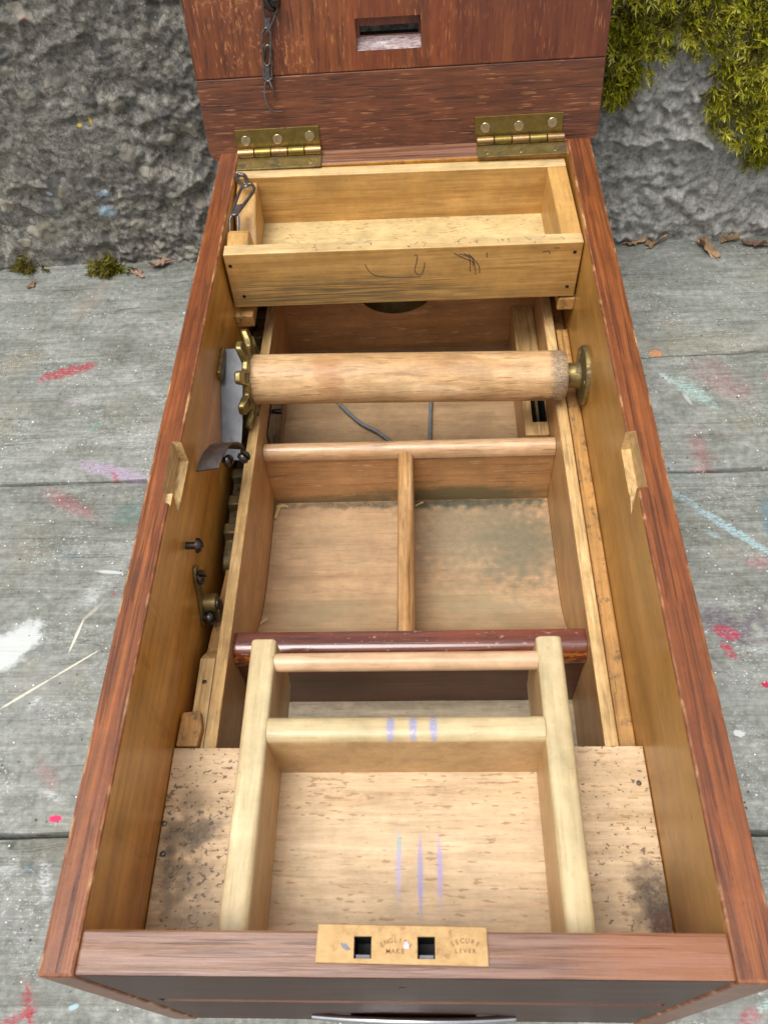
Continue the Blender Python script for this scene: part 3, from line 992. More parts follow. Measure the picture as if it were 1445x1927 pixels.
me.polygons.foreach_set('loop_start', np.arange(0, fs.size, 4, dtype=np.int32))
me.polygons.foreach_set('loop_total', np.full(len(fs), 4, dtype=np.int32))
me.polygons.foreach_set('use_smooth', np.ones(len(fs), dtype=bool))
at = me.attributes.new('stone', 'FLOAT', 'POINT')
at.data.foreach_set('value', (sid * (stone > 0.0006)).ravel().astype(np.float32))
me.update()
me.validate()
g = G('rough_concrete')
n1 = g.noise(g.obj, 46, 6, .7)
n2 = g.noise(g.obj, 240, 6, .8)
col = g.ramp(n1, [(.3, (.115, .113, .107)), (.5, (.19, .187, .175)), (.7, (.285, .28, .26))])
col = g.vm('MULTIPLY', col, g_comb(g, g.rng(n2, .36, .64, .30, 1.75, False)))
br = g.noise(g.vm('ADD', g.obj, (4, 4, 4)), 17, 4, .6)
col = g.mix(g.math('MULTIPLY', g.rng(br, .55, .72), .45), col, (.16, .14, .095))
an = g.n('ShaderNodeAttribute')
an.attribute_name = 'stone'
sv = an.outputs['Fac']
stc = g.ramp(sv, [(0, (.07, .075, .085)), (.3, (.12, .12, .12)), (.55, (.20, .195, .175)), (.8, (.29, .275, .235)), (1, (.40, .38, .33))])
col = g.mix(g.math('MULTIPLY', g.rng(sv, .0, .01), .75), col, stc)
col = g.vm('MULTIPLY', col, (1.08, 1.03, .94))
# paler stain right of the box, partly brighter light put into the colour; bleached ledge
x_, y_, z_ = g.sep(g.obj)
rt = g.math('MULTIPLY', g.rng(g.math('ADD', x_, g.math('MULTIPLY', g.math('SUBTRACT', n1, .5), .12)), .12, .2), .85)
col = g.mix(rt, col, g.vm('MULTIPLY', g_comb(g, g.rng(n2, .36, .64, .20, .66, False)), (1.0, .98, .91)))
lg = g.math('MULTIPLY', g.blob((.27, .61, .1005), (.115, .1, .0045), 0, .8, 120, .4), .8)
col = g.mix(lg, col, (.50, .49, .46))
# pale specks, blue paint spots, two yellow dabs
k = g.n('ShaderNodeTexVoronoi')
g.put(k.inputs['Vector'], g.obj)
k.inputs['Scale'].default_value = 420
on = g.rng(g.sep(k.outputs['Color'])[0], .90, .91)
col = g.mix(g.math('MULTIPLY', on, g.rng(k.outputs['Distance'], .12, .26, 1, 0)), col, (.52, .53, .54))
for c_, r_, cc_ in (((-.2699, .61, .0562), (.0085, .05, .006), (.42, .54, .62)), ((-.2666, .61, .0749), (.006, .05, .003), (.40, .50, .58)), ((-.316, .61, .0755), (.003, .05, .0025), (.55, .65, .74)),
                    ((-.3302, .61, .0392), (.012, .05, .010), (.24, .23, .17)), ((-.2658, .61, .1383), (.0022, .05, .0012), (.75, .55, .02)), ((-.2564, .61, .1411), (.0012, .05, .0026), (.75, .55, .02)),
                    ((-.2773, .61, .22), (.0016, .05, .0016), (.45, .02, .05))):
    col = g.mix(g.math('MULTIPLY', g.blob(c_, r_, 0, .9 if r_[0] > .004 else .4, 500 if r_[0] > .004 else None, .25), .85), col, cc_)
wall = bpy.data.objects.new('concrete_wall', me)
me.materials.append(g.out(col, g.rng(g.noise(g.vm('ADD', g.obj, (8, 1, 3)), 150, 4), .3, .7, .22, .75), 0, g.bump(g.noise(g.obj, 520, 5, .75), .9, .0014), .6))
COL.objects.link(wall)
tag(wall, 'rough grey concrete wall of exposed aggregate behind the wooden till', 'wall')
# body of the wall behind the rough face
mb = MB()
mb.box(-.80, .80, .645, .80, -.70, .62)
mb.build('core', wall.data.materials[0], wall)

# ------------------------------------------------------------------ the till
H = .18
XL, XR = -.1121, .1094              # inner faces of the case sides
YB = .4955                          # rear of the case
till = empty('cash_till')
tag(till, 'old mahogany cash till with its lid open, golden inside, standing on the bench', 'cash till')

# case sides, each with a notch chiselled out of the inner top edge
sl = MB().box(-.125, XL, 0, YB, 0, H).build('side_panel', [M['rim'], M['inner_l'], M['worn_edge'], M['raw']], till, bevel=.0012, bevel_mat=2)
face_mat(sl, lambda n, c: n.x > .9, 1)
sr = MB().box(XR, .125, 0, YB, 0, H).build('side_panel', [M['rim'], M['inner_r'], M['worn_edge'], M['raw']], till, bevel=.0012, bevel_mat=2)
face_mat(sr, lambda n, c: n.x < -.9, 1)
cl = MB()
cl.prism([(.2070, H + .01), (.2070, H - .006), (.2030, H - .0165), (.2085, H - .0150), (.2120, H - .0157), (.2374, H - .0157), (.2376, H + .01)], 'x', -.1168, XL + .004)
c2 = MB().prism([(-.1153, .1995), (-.1105, .1990), (-.1100, .2078), (-.1150, .2078)], 'z', H - .003, H + .004)
cut(sl, [cl.build('c', M['raw']), c2.build('c', M['raw'])])
cr_ = MB()
cr_.prism([(.2020, H + .01), (.2030, H - .003), (.2000, H - .0175), (.2075, H - .0138), (.2110, H - .0150), (.2372, H - .0140), (.2374, H + .01)], 'x', XR - .004, .1141)
cut(sr, [cr_.build('c', M['raw'])])

# front panel with its drawer joint, keyhole and the two lock wells
fp = MB().box(XL, XR, 0.0006, .0150, 0, H - .0004).build('front_panel', [M['rim_x'], M['inner_l'], M['polish'], M['dark']], till, bevel=.0009)
face_mat(fp, lambda n, c: n.y > .9, 1)
face_mat(fp, lambda n, c: n.y < -.9, 2)
cs = [MB().box(-.105, .104, -.01, .006, .0920, .1015).build('c', M['brown']),
      MB().lathe([(-.01, .0016), (.008, .0016)], (-.0011, 0, .1526), (0, 1, 0), 16).build('c', M['dark'])]
for xa in (-.0166, .0050):
    cs.append(MB().box(xa, xa + .0060, .0063, .0131, H - .016, H + .01).build('c', M['dark']))
cut(fp, cs)
# back panel
bp = MB().box(XL - .001, XR + .001, .4795, YB + .001, 0, H - .0012).build('back_panel', [M['rim_x'], M['inner_l']], till, bevel=.0009)
face_mat(bp, lambda n, c: n.y < -.9, 1)
bp.matrix_basis = Matrix.Translation((0, .485, 0)) @ Matrix.Rotation(R(.9), 4, 'Z') @ Matrix.Translation((0, -.485, 0))
MB().box(XL, XR, .015, .4795, .004, .012).build('base_board', M['side'], till)

# chrome cup pull on the drawer front, below the rim
pts = [(x, -.0026 + .0024 * (x / .048) ** 2, .043 - .010 * (x / .048) ** 2) for x in np.linspace(-.048, .048, 25)]
hd = MB()
hd.tube(pts, .0016, 8)
hd.sheet([(-.0022, .040), (-.0020, .036), (0.0004, .030)], -.030, .030, .001, 'x')
hd.build('drawer_pull', M['chrome'], till, smooth=50)

# lock plate let into the front rim, with stamped words
lp = MB().prism([(-.0297, .0050), (.0289, .0042), (.0287, .0163), (-.0292, .0170)], 'z', H - .0002, H + .0009).build('lock_plate', M['plate'], till, bevel=.0003)
cut(lp, [MB().box(xa, xa + .0060, .0063, .0131, H - .01, H + .01).build('c', M['plate']) for xa in (-.0166, .0050)])
for xa in (-.0166, .0050):
    MB().box(xa + .0006, xa + .0054, .0063, .0077, H - .0022, H - .0014).build('lock_bolt', M['steel'], lp)


def letters(word, cx_, cy_, size, step, radius, parent, mat):
    n = len(word)
    for i, ch in enumerate(word):
        t = i - (n - 1) / 2
        a = -t * step / radius if radius else 0
        x = cx_ + (math.sin(-a) * radius if radius else t * step)
        y = cy_ + (radius * (math.cos(a) - 1) if radius else 0)
        fc = bpy.data.curves.new('letter', 'FONT')
        fc.body = ch
        fc.size = size
        fc.align_x = 'CENTER'
        fc.extrude = 0.00003
        fc.offset = size * .012
        t_o = bpy.data.objects.new('tmp', fc)
        COL.objects.link(t_o)
        dg_ = bpy.context.evaluated_depsgraph_get()
        dg_.update()
        me_ = bpy.data.meshes.new_from_object(t_o.evaluated_get(dg_))
        bpy.data.objects.remove(t_o)
        o = bpy.data.objects.new('letter', me_)
        me_.materials.clear()
        me_.materials.append(mat)
        COL.objects.link(o)
        o.parent = parent
        o.matrix_basis = Matrix.Translation((x, y, H + .00093)) @ Matrix.Rotation(a, 4, 'Z')


letters('ENGLISH', -.0024, .01125, .0021, .00150, .0075, lp, M['stamp'])
letters('MAKE', -.0024, .0079, .0021, .00165, 0, lp, M['stamp'])
letters('SECURE', .0211, .0112, .0021, .00165, .0085, lp, M['stamp'])
letters('LEVER', .0211, .0082, .0019, .0015, 0, lp, M['stamp'])
MB().prism([(.0003, .0094), (.0022, .0093), (.0023, .0108), (.0010, .0118), (.0004, .0110)], 'z', H + .0009, H + .00104).build('paint_fleck', M['chrome'], lp)
MB().prism([(-.0212, .0110), (-.0193, .0108), (-.0176, .0090), (-.0190, .0086), (-.0206, .0096)], 'z', H + .0009, H + .00102).build('paint_fleck', M['steel'], lp)

# floor board over the front third
fb = MB().box(XL + .0004, XR - .0004, .0150, .1035, .1082, .1122).build('floor_board', M['floor'], till, bevel=.0004)
for c in ((-.1105, .0685), (-.109, .0555), (.1045, .0862)):
    slot_screw('nail', (c[0], c[1], .1122), (0, 0, 1), .0012, M['chain'], fb, 0, .0007)

# note frame of pale wood on the floor board: two long side boards, a bar and a dowel
frame = empty('note_frame')
frame.parent = till


def round_top(x0, x1, z0, z1, r, n=5):
    p = [(x0, z0), (x1, z0)]
    p += [(x1 - r + r * math.cos(a), z1 - r + r * math.sin(a)) for a in np.linspace(0, math.pi / 2, n)]
    p += [(x0 + r + r * math.cos(a), z1 - r + r * math.sin(a)) for a in np.linspace(math.pi / 2, math.pi, n)]
    return p


for x0, x1 in ((-.0706, -.0590), (.0590, .0706)):
    o = MB().prism(round_top(x0, x1, .1122, .1547, .0026), 'y', .0150, .1395).build('side_board', [M['pale_y'], M['tan_side']], frame, smooth=35, bevel=.0007)
    face_mat(o, lambda n, c: abs(n.x) > .98 and abs(c.z - .133) < .01, 1)
    lo = MB().box(x0 + .0003, x1 - .0003, .1040, .1388, .1040, .1122).build('side_board_foot', M['pale_y'], frame, bevel=.0005)
MB().prism([(.0915, .1122), (.1030, .1122)] + [(.1030 - .0045 + .0045 * math.cos(a), .1547 - .0045 + .0045 * math.sin(a)) for a in np.linspace(0, math.pi / 2, 6)]
           + [(.0915 + .0045 + .0045 * math.cos(a), .1547 - .0045 + .0045 * math.sin(a)) for a in np.linspace(math.pi / 2, math.pi, 6)], 'x', -.0592, .0592).build('cross_bar', [M['pale_x'], M['tan_side']], frame, smooth=35)
face_mat(bpy.data.objects['cross_bar'], lambda n, c: abs(n.y) > .98, 1)
MB().lathe([(0, .0043), (.120, .0043)], (-.060, .1300, .1490), (1, 0, 0), 24).build('dowel', M['dowel'], frame, smooth=40)

# ---- the coin drawer
DZ = .107
drawer = MB().box(-.0929, .0929, .020, .170, .0300, .0350).build('drawer', M['channel_floor'], till)
MB().box(-.0928, .0928, .170, .458, .0300, .0352).build('bay_floor', M['bay'], drawer)
for s, x0, x1 in ((-1, -.0992, -.0929), (1, .0929, .0995)):
    # side with its rear top cut down under the roller
    d = MB().prism([(.016, .028), (.462, .028), (.462, DZ - .004), (.30, DZ - .001), (.016, DZ)], 'x', x0, x1).build('drawer_side', [M['side'], M['side_top']], drawer, bevel=.0006)
    face_mat(d, lambda n, c: n.z > .9, 1)
MB().box(-.0929, .0929, .452, .458, .035, .098).build('drawer_back', M['divider'], drawer)
# scooped coin floor
prof = smooth_path([(.3020, .0365, 0), (.262, .0362, 0), (.235, .0364, 0), (.216, .0395, 0), (.2, .0475, 0), (.189, .0600, 0), (.1800, .0760, 0), (.1722, .0955, 0)], 5)
MB().sheet([(p.x, p.y) for p in prof], -.0926, .0926, .0014, 'x').build('coin_floor', M['coin_floor'], drawer, smooth=40)
# front rail with a rounded, varnished nose over a brown board
MB().box(-.0927, .0927, .1582, .1650, .0350, .0860).build('rail_board', M['brown'], drawer)
nose = [(.1565 + .0078 - .0078 * math.cos(a), .0905 + .0095 * math.sin(a)) for a in np.linspace(-.45, math.pi / 2, 9)] + [(.1712, .0990), (.1720, .0940), (.1650, .0862)]
MB().prism(nose, 'x', -.0927, .0927).build('front_rail', M['red'], drawer, smooth=35)
# dividers
dv = MB().box(-.0927, .0927, .3030, .3125, .035, .083)
bd = dv.build('divider', M['divider'], drawer)
nb = [(.3075 + .0058 * math.cos(a), .0840 + .0068 * math.sin(a)) for a in np.linspace(-.2, math.pi + .2, 12)]
MB().prism(nb, 'x', -.0926, .0926).build('divider_nose', M['nose_x'], drawer, smooth=35)
mp = [(-.0018 + .0048 * math.cos(a), .0848 + .0048 * math.sin(a)) for a in np.linspace(0, math.pi, 9)]
MB().prism([(-.0066, .0350), (.0030, .0350)] + mp, 'y', .1745, .3018).build('divider', M['nose'], drawer, smooth=35)
# block with a slot, rear right of the drawer
blk = MB().box(.0770, .0926, .326, .452, .035, .0745).build('slot_block', [M['side'], M['side_top']], drawer, bevel=.0006)
face_mat(blk, lambda n, c: n.z > .9, 1)
cut(blk, [MB().box(.0825, .0920, .337, .375, .045, .09).build('c', M['dark'])])
MB().box(.0866, .0884, .338, .374, .050, .068).build('bolt', M['brass_dirty'], drawer)
# steel plate with a slot on the inside of the rear left
pl = MB().box(-.0929, -.0919, .322, .388, .046, .085).build('latch_plate', M['black_steel'], drawer, bevel=.0004)
MB().box(-.0919, -.0868, .350, .353, .074, .077).build('latch_pin', M['black_steel'], drawer, bevel=.0008)
slot_screw('screw', (-.0919, .338, .062), (1, 0, 0), .0032, M['chain'], drawer, .6, .0008)
slot_screw('screw', (-.0868, .3515, .0755), (1, 0, 0), .0026, M['chain'], drawer, .2, .0010)
# two sleeved wires lying in the rear bay
MB().tube(smooth_path([(-.058, .402, .038), (-.050, .388, .0385), (-.036, .372, .0385), (-.024, .3635, .0382), (-.012, .352, .038)], 6), .0014, 10).build('wire', M['wire'], drawer, smooth=60)
MB().tube(smooth_path([(.0165, .405, .038), (.0153, .385, .0385), (.0146, .37, .0385), (.0142, .350, .038)], 6), .0013, 10).build('wire', M['wire'], drawer, smooth=60)
# pencil-thin splinters and crumbs in the coin bays
for (x, y, l, a, r) in ((-.0905, .293, .010, 1.35, .0013), (-.0885, .2985, .006, .2, .0012), (-.085, .2985, .0035, -.3, .0010), (.006, .2985, .006, .5, .0007), (-.0895, .205, .005, .7, .0006)):
    zb = .0365 + (0.011 if y < .21 else 0.0) + r
    MB().tube([(x - math.cos(a) * l / 2, y - math.sin(a) * l / 2, zb), (x, y, zb + .0004), (x + math.cos(a) * l / 2, y + math.sin(a) * l / 2, zb)], r, 6).build('splinter', M['fluff'], drawer, smooth=50)

# ---- drawer runners between drawer and case
MB().box(.1012, XR - .0003, .104, .398, .020, .1000).build('runner', M['runner'], till, bevel=.0008)
MB().box(.1012, XR - .0003, .402, .470, .020, .0920).build('runner', M['runner'], till, bevel=.0008)
MB().prism([(-.1105, .150), (-.1095, .1065), (-.0996, .1065), (-.0996, .2150), (-.1045, .2150), (-.1085, .165)], 'z', .070, .0930).build('runner', M['runner'], till, bevel=.0008)
gp = [(.1045, .020), (.1045, .1060), (.1530, .1060), (.1570, .1020), (.163, .0945), (.173, .0880), (.185, .085), (.185, .020)]
MB().prism(gp, 'x', -.1075, -.0996).build('drawer_guide', M['side_top'], till, bevel=.0005)
slot_screw('nail', (-.1035, .140, .1060), (0, 0, 1), .0011, M['black_steel'], till, 0, .0004)
MB().prism([(-.1113, .1045), (-.1010, .1045), (-.1000, .114), (-.1020, .1225), (-.1108, .1215)], 'z', .075, .1120).build('stop_block', M['runner'], till, bevel=.0009)
# toothed brass rack on the drawer
rk = [(.4600, .080), (.4600, .0925)]
y = .4500
while y > .238:
    rk += [(y, .0925), (y - .0015, .0985), (y - .0085, .0985), (y - .0100, .0925)]
    y -= .0205
rk += [(.2220, .0925), (.2180, .0905), (.2160, .0860), (.2170, .080)]
MB().prism(rk, 'x', -.1078, -.0997).build('rack', M['brass_dirty'], till, bevel=.0009, smooth=40)

# ---- the roller with its sprocket, spring and bearing
P0, P1 = Vector((-.0968, .332, .1268)), Vector((.0970, .332, .1228))
ax = (P1 - P0).normalized()
LR = (P1 - P0).length
roll = MB().lathe([(0, .0150), (.0012, .0153), (.05, .01535), (LR - .004, .0152), (LR - .0015, .0150), (LR, .0138)], P0, ax, 56).build('roller', M['roller'], till, smooth=40)
MB().lathe([(0, .0072), (.0005, .0076), (.007, .0076), (.0085, .0086), (.0092, .0125), (.0096, .0176), (.0105, .0182), (.0124, .0182), (.0124, .005)], P1, ax, 48).build('bearing', M['brass_dull'], roll, smooth=40)
for k in range(3):
    a = 2.1 * k + .6
    slot_screw('screw', P1 + ax * .0098 + Vector((0, math.cos(a), math.sin(a))) * .0135, (-1, 0, 0), .0019, M['brass_dull'], roll, a, .0)


def sprocket(x0, x1, n, ro, ri, ph, wob, mat, name):
    mb_ = MB()
    per = 16
    vs_, fs_ = [], []
    tot = n * per
    for xx in (x0, x1):
        for i in range(tot):
            t = (i % per) / per
            a = ph + 2 * math.pi * i / tot
            # flat-topped finger teeth with scooped roots
            w_ = abs(t - .5) * 2
            s = max(0.0, min(1.0, (w_ - .36) / .34))
            s = s * s * (3 - 2 * s)
            r = ri + (ro - ri) * s
            lean = wob * (s ** 2)
            vs_.append((xx + lean, .332 - math.sin(a) * r, .1268 + math.cos(a) * r))
    vs_ += [(x0, .332, .1268), (x1, .332, .1268)]
    for i in range(tot):
        j = (i + 1) % tot
        fs_ += [(i, j, tot + j, tot + i), (2 * tot, j, i), (2 * tot + 1, tot + i, tot + j)]
    mb_.add(vs_, fs_)
    return mb_.build(name, mat, roll, smooth=38, bevel=.0011, seg=3)


sprocket(-.0976, -.0936, 9, .0308, .0212, R(2), -.0024, M['brass_cast'], 'sprocket')
MB().lathe([(0, .0205), (.0030, .0205)], (-.0972, .332, .1268), (1, 0, 0), 32).build('hub_disc', M['brass_dirty'], roll, smooth=40)
MB().lathe([(0, .006), (.012, .006)], (-.1121, .332, .1268), (1, 0, 0), 24).build('axle', M['brass_dull'], roll, smooth=40)
# long leaf spring
lw = MB()
path = smooth_path([(.3415, .1440, 0), (.331, .1395, 0), (.317, .1325, 0), (.304, .1240, 0), (.292, .1165, 0), (.280, .1120, 0)], 4)
vs_, fs_ = [], []
for i, p in enumerate(path):
    t = i / (len(path) - 1)
    xa, xb = -.1119, (-.1004 + .0016 * math.sin(math.pi * min(1, t * 1.1)))
    for dz in (0, -.0009):
        vs_ += [(xa, p.x, p.y + dz), (xb, p.x, p.y + dz)]
for i in range(len(path) - 1):
    o_ = i * 4
    fs_ += [(o_, o_ + 1, o_ + 5, o_ + 4), (o_ + 2, o_ + 6, o_ + 7, o_ + 3), (o_, o_ + 4, o_ + 6, o_ + 2), (o_ + 1, o_ + 3, o_ + 7, o_ + 5)]
e_ = (len(path) - 1) * 4
fs_ += [(0, 2, 3, 1), (e_, e_ + 1, e_ + 3, e_ + 2)]
lw.add(vs_, fs_)
lw.build('leaf_spring', M['steel'], till, smooth=40)
MB().box(-.1121, -.1093, .318, .340, .140, .1475).build('spring_clip', M['brass_dull'], till, bevel=.001)
# bent steel catch with two round-headed screws
ct = MB()
ra = smooth_path([(-.1118, .2415, .1510), (-.1105, .2525, .1505), (-.1080, .2620, .1475), (-.1050, .2670, .1430), (-.1030, .2690, .1370)], 4)
rb = smooth_path([(-.1002, .2440, .1500), (-.0985, .2530, .1505), (-.0960, .2615, .1490), (-.0925, .2655, .1455), (-.0905, .2660, .1390)], 4)
n_ = len(ra)
vs_, fs_ = [], []
for p, q_ in zip(ra, rb):
    for dz in (0, -.0010):
        vs_ += [tuple(p + Vector((0, 0, dz))), tuple(q_ + Vector((0, 0, dz)))]
for i in range(n_ - 1):
    o_ = i * 4
    fs_ += [(o_, o_ + 1, o_ + 5, o_ + 4), (o_ + 2, o_ + 6, o_ + 7, o_ + 3), (o_, o_ + 4, o_ + 6, o_ + 2), (o_ + 1, o_ + 3, o_ + 7, o_ + 5)]
e_ = (n_ - 1) * 4
fs_ += [(0, 2, 3, 1), (e_, e_ + 1, e_ + 3, e_ + 2)]
ct.add(vs_, fs_)
catch = ct.build('catch', M['catch'], till, smooth=45)


def round_screw(name, c, d, r, L, mat, parent, ang=.4):
    """round-headed screw standing proud on its shank"""
    c, d = Vector(c), Vector(d).normalized()
    slot_screw(name, c + d * L, d, r, mat, parent, ang, r * .75)
    MB().lathe([(0, r * .5), (L, r * .5), (L + .0001, r * .9)], c, d, 16).build('shank', mat, parent, smooth=40)


round_screw('screw', (-.1010, .2560, .1420), (.75, -.45, .35), .0034, .0040, M['black_steel'], catch, .5)
round_screw('screw', (-.0925, .2600, .1400), (.70, -.50, .35), .0036, .0040, M['black_steel'], catch, .9)
round_screw('stop_screw', (XL, .1975, .1450), (1, 0, 0), .0040, .0055, M['black_steel'], till, .3)
# pawl: brass plate on the case side, pivot boss and arm
pw = MB()
pp = smooth_path([(.1945, .1290, 0), (.1975, .1255, 0), (.1960, .1205, 0), (.1880, .1070, 0), (.1805, .0975, 0), (.1770, .0965, 0), (.1765, .1000, 0), (.1840, .1130, 0), (.1895, .1250, 0)], 4, True)
pw.prism([(p.x, p.y) for p in pp], 'x', XL + .0002, XL + .0018)
pawl = pw.build('pawl', M['brass_dull'], till, bevel=.0004, smooth=40)
round_screw('screw', (XL + .0018, .1915, .1235), (1, 0, 0), .0041, .0012, M['black_steel'], pawl, 1.1)
round_screw('screw', (XL + .0018, .1790, .1020), (1, -.1, .1), .0038, .0034, M['black_steel'], pawl, .2)
MB().lathe([(0, .0056), (.0062, .0056), (.0064, .0052)], (XL + .0018, .1875, .1025), (1, 0, 0), 24).build('boss', M['brass_dull'], pawl, smooth=40)
MB().lathe([(0, .0030), (.0008, .0030), (.0014, .002)], (XL + .0082, .1875, .1025), (1, 0, 0), 20).build('pivot_pin', M['chain'], pawl, smooth=40)
MB().prism([(.1920, .0995), (.1840, .0995), (.1790, .0890), (.1775, .0800), (.1850, .0800), (.1900, .0900)], 'x', XL + .0050, XL + .0092).build('arm', M['brass_dirty'], pawl, bevel=.0006)
# bell hanging under the tray
bl = MB().lathe([(0, .0285), (.0015, .0285), (.010, .0262), (.018, .0190), (.022, .0090), (.0232, .002)], (-.0085, .449, .0985), (0, 0, 1), 48).build('bell', M['bell'], till, smooth=40)
MB().box(-.0105, -.0065, .447, .4815, .1210, .1233).build('bell_bracket', M['brass_dirty'], bl)

# ---- lid, leaning back past the case on two brass hinges
LM = Matrix.Translation((-.0010, .4968, H)) @ Matrix.Rotation(R(1.3), 4, 'Z') @ Matrix.Rotation(R(77), 4, 'X')
CLEAT = .0462
lid = MB().box(-.1316, .1316, CLEAT + .0002, .500, -.0180, 0).build('lid', [M['lid_v']], till, bevel=.0008)
cut(lid, [MB().box(-.0262, .0146, .0576, .0760, -.0085, .01).build('c', M['lid_v']), MB().box(-.0240, .0132, .0648, .0700, -.03, .01).build('c', M['dark'])])
lid.matrix_basis = LM
MB().prism([(.0578, -.0083), (.0578, -.0006), (.0640, -.0083)], 'x', -.0261, .0145).build('slot_sill', M['slot_pale'], lid)
cl_p = [(-.1316, CLEAT), (-.1316, .003), (-.1310, -.001), (-.1292, -.0042), (-.1265, -.0052), (.1265, -.0052), (.1292, -.0042), (.1310, -.001), (.1316, .003), (.1316, CLEAT)]
MB().prism(cl_p, 'z', -.0181, -.0002).build('cleat', M['lid_h'], lid, bevel=.0008)


def hinge(x0, x1):
    # case leaf lies on the back rim, lid leaf on the lid, five knuckles between
    R9 = Matrix.Translation((0, .485, 0)) @ Matrix.Rotation(R(1.1), 4, 'Z') @ Matrix.Translation((0, -.485, 0))
    h = MB().box(x0, x1, .4758, .4895, H - .0008, H + .0004).build('hinge', M['brass_dull'], till, bevel=.0003)
    h.matrix_basis = R9
    inv = R9.inverted()
    ll = MB().box(x0, x1, -.0010, .0150, .0000, .0011).build('lid_leaf', M['brass'], h, bevel=.0003, xf=inv @ LM)
    n = 5
    w = (x1 - x0) / n
    for i in range(n):
        MB().lathe([(0, .0024), (.0003, .0028), (w - .0006, .0028), (w - .0003, .0024)], (x0 + i * w + .0002, .4912, H + .0024), (1, 0, 0), 24).build(
            'knuckle', M['brass_copper'] if i % 2 == 0 else M['brass'], h, smooth=40)
    for i in range(3):
        x = x0 + (x1 - x0) * (.12 + .38 * i)
        slot_screw('screw', (x, .4815, H + .0004), (0, 0, 1), .0029, M['brass_dull'], h, random.uniform(0, 3), 0, .0003)
        slot_screw('screw', (x, .0078 + .001 * (i == 2), .0011), (0, 0, 1), .0033, M['screw_brass'], h, random.uniform(0, 3), 0, .0005, xf=inv @ LM)


hinge(-.1118, -.0550)
hinge(.0490, .1075)


# ---- broken lid chain: one half hangs from a screw in the lid, the other lies at the rear corner
def loop(a, b, wa, wb, k=7):
    """teardrop loop in a plane: from point a (half width wa) to b (half width wb)"""
    a, b = Vector(a), Vector(b)
    d = (b - a)
    n = d.normalized()
    s = n.cross(Vector((0, 0, 1))).normalized()
    p = [a - s * wa * .7 - n * 0, a - n * wa * .6, a + s * wa * .7, a + s * wa + d * .18, b + s * wb - d * .12, b + s * wb * .7, b + n * wb * .5, b - s * wb * .7, b - s * wb - d * .12, a - s * wa + d * .18]
    return smooth_path(p, k, True)


chain = empty('lid_chain')
chain.parent = till
chain.matrix_basis = LM
slot_screw('screw', (-.0755, .0885, .0035), (0, -.2, 1), .0056, M['black_steel'], chain, 1.3, .0034)
MB().lathe([(-.004, .003), (.0036, .003)], (-.0755, .0885, 0), (0, 0, 1), 16).build('shank', M['black_steel'], chain)
l1 = MB()
l1.tube(loop((-.0760, .0880, .0030), (-.0805, .0735, .0024), .0042, .0016), .0007, 8, True)
l1.prism([(-.0818, .0795), (-.0776, .0800), (-.0792, .0722), (-.0815, .0722)], 'z', .0022, .0032)
l1.build('link', M['chain'], chain, smooth=50)
MB().tube(loop((-.0812, .0728, .0030), (-.0836, .0545, .0034), .0026, .0022), .00075, 8, True).build('link', M['chain'], chain, smooth=50)
l3 = MB().tube(loop((-.0818, .0632, .0018), (-.0845, .0455, .0026), .0023, .0026), .0008, 8, True)
l3.prism([(-.0870, .0530), (-.0824, .0530), (-.0832, .0440), (-.0862, .0440)], 'z', .0018, .0028)
l3.build('link', M['chain'], chain, smooth=50)
MB().tube(smooth_path([(-.0836, .0445, .0026), (-.0824, .0408, .0034), (-.0816, .0370, .003), (-.0818, .0350, .0022)], 6), .0008, 8).build('prong', M['chain'], chain, smooth=50)
MB().tube(smooth_path([(-.0858, .0445, .0024), (-.0872, .0405, .0030), (-.0876, .0350, .0040), (-.0866, .0300, .0048), (-.0838, .0268, .0046), (-.0805, .0258, .0038), (-.0782, .0256, .0030), (-.0770, .0246, .0020)], 6),
          .00062, 8).build('hook', M['chain'], chain, smooth=50)

cc = empty('case_chain')
cc.parent = till
MB().tube([Vector(p) for p in loop((-.1085, .4665, H + .0008), (-.1028, .4545, H + .0010), .0030, .0018)], .0013, 8, True, .8).build('link', M['chain'], cc, smooth=50)
l2 = MB().tube([Vector(p) for p in loop((-.1005, .4530, H + .0012), (-.1068, .4240, H + .0012), .0044, .0022)], .0011, 8, True, .9)
l2.prism([(-.1082, .4320), (-.1030, .4340), (-.1052, .4225), (-.1080, .4220)], 'z', H + .0002, H + .0016)
l2.build('link', M['chain'], cc, smooth=50)
MB().tube(smooth_path([(-.1066, .4245, H + .0005), (-.1095, .4230, H - .001), (-.1102, .4180, H - .006), (-.1096, .4100, H - .013), (-.1085, .4040, H - .018)], 5), .0010, 8).build('link', M['chain'], cc, smooth=50)
MB().tube(smooth_path([(-.1066, .4245, H + .0005), (-.1046, .4225, H - .001), (-.1050, .4170, H - .006), (-.1060, .4100, H - .013), (-.1066, .4040, H - .018)], 5), .0010, 8).build('link', M['chain'], cc, smooth=50)

MB().box(XL, -.1000, .3845, .4780, .1225, .1318).build('tray_support', M['runner'], till, bevel=.0008)
MB().box(.0985, XR, .3920, .4780, .1220, .1315).build('tray_support', M['runner'], till, bevel=.0008)
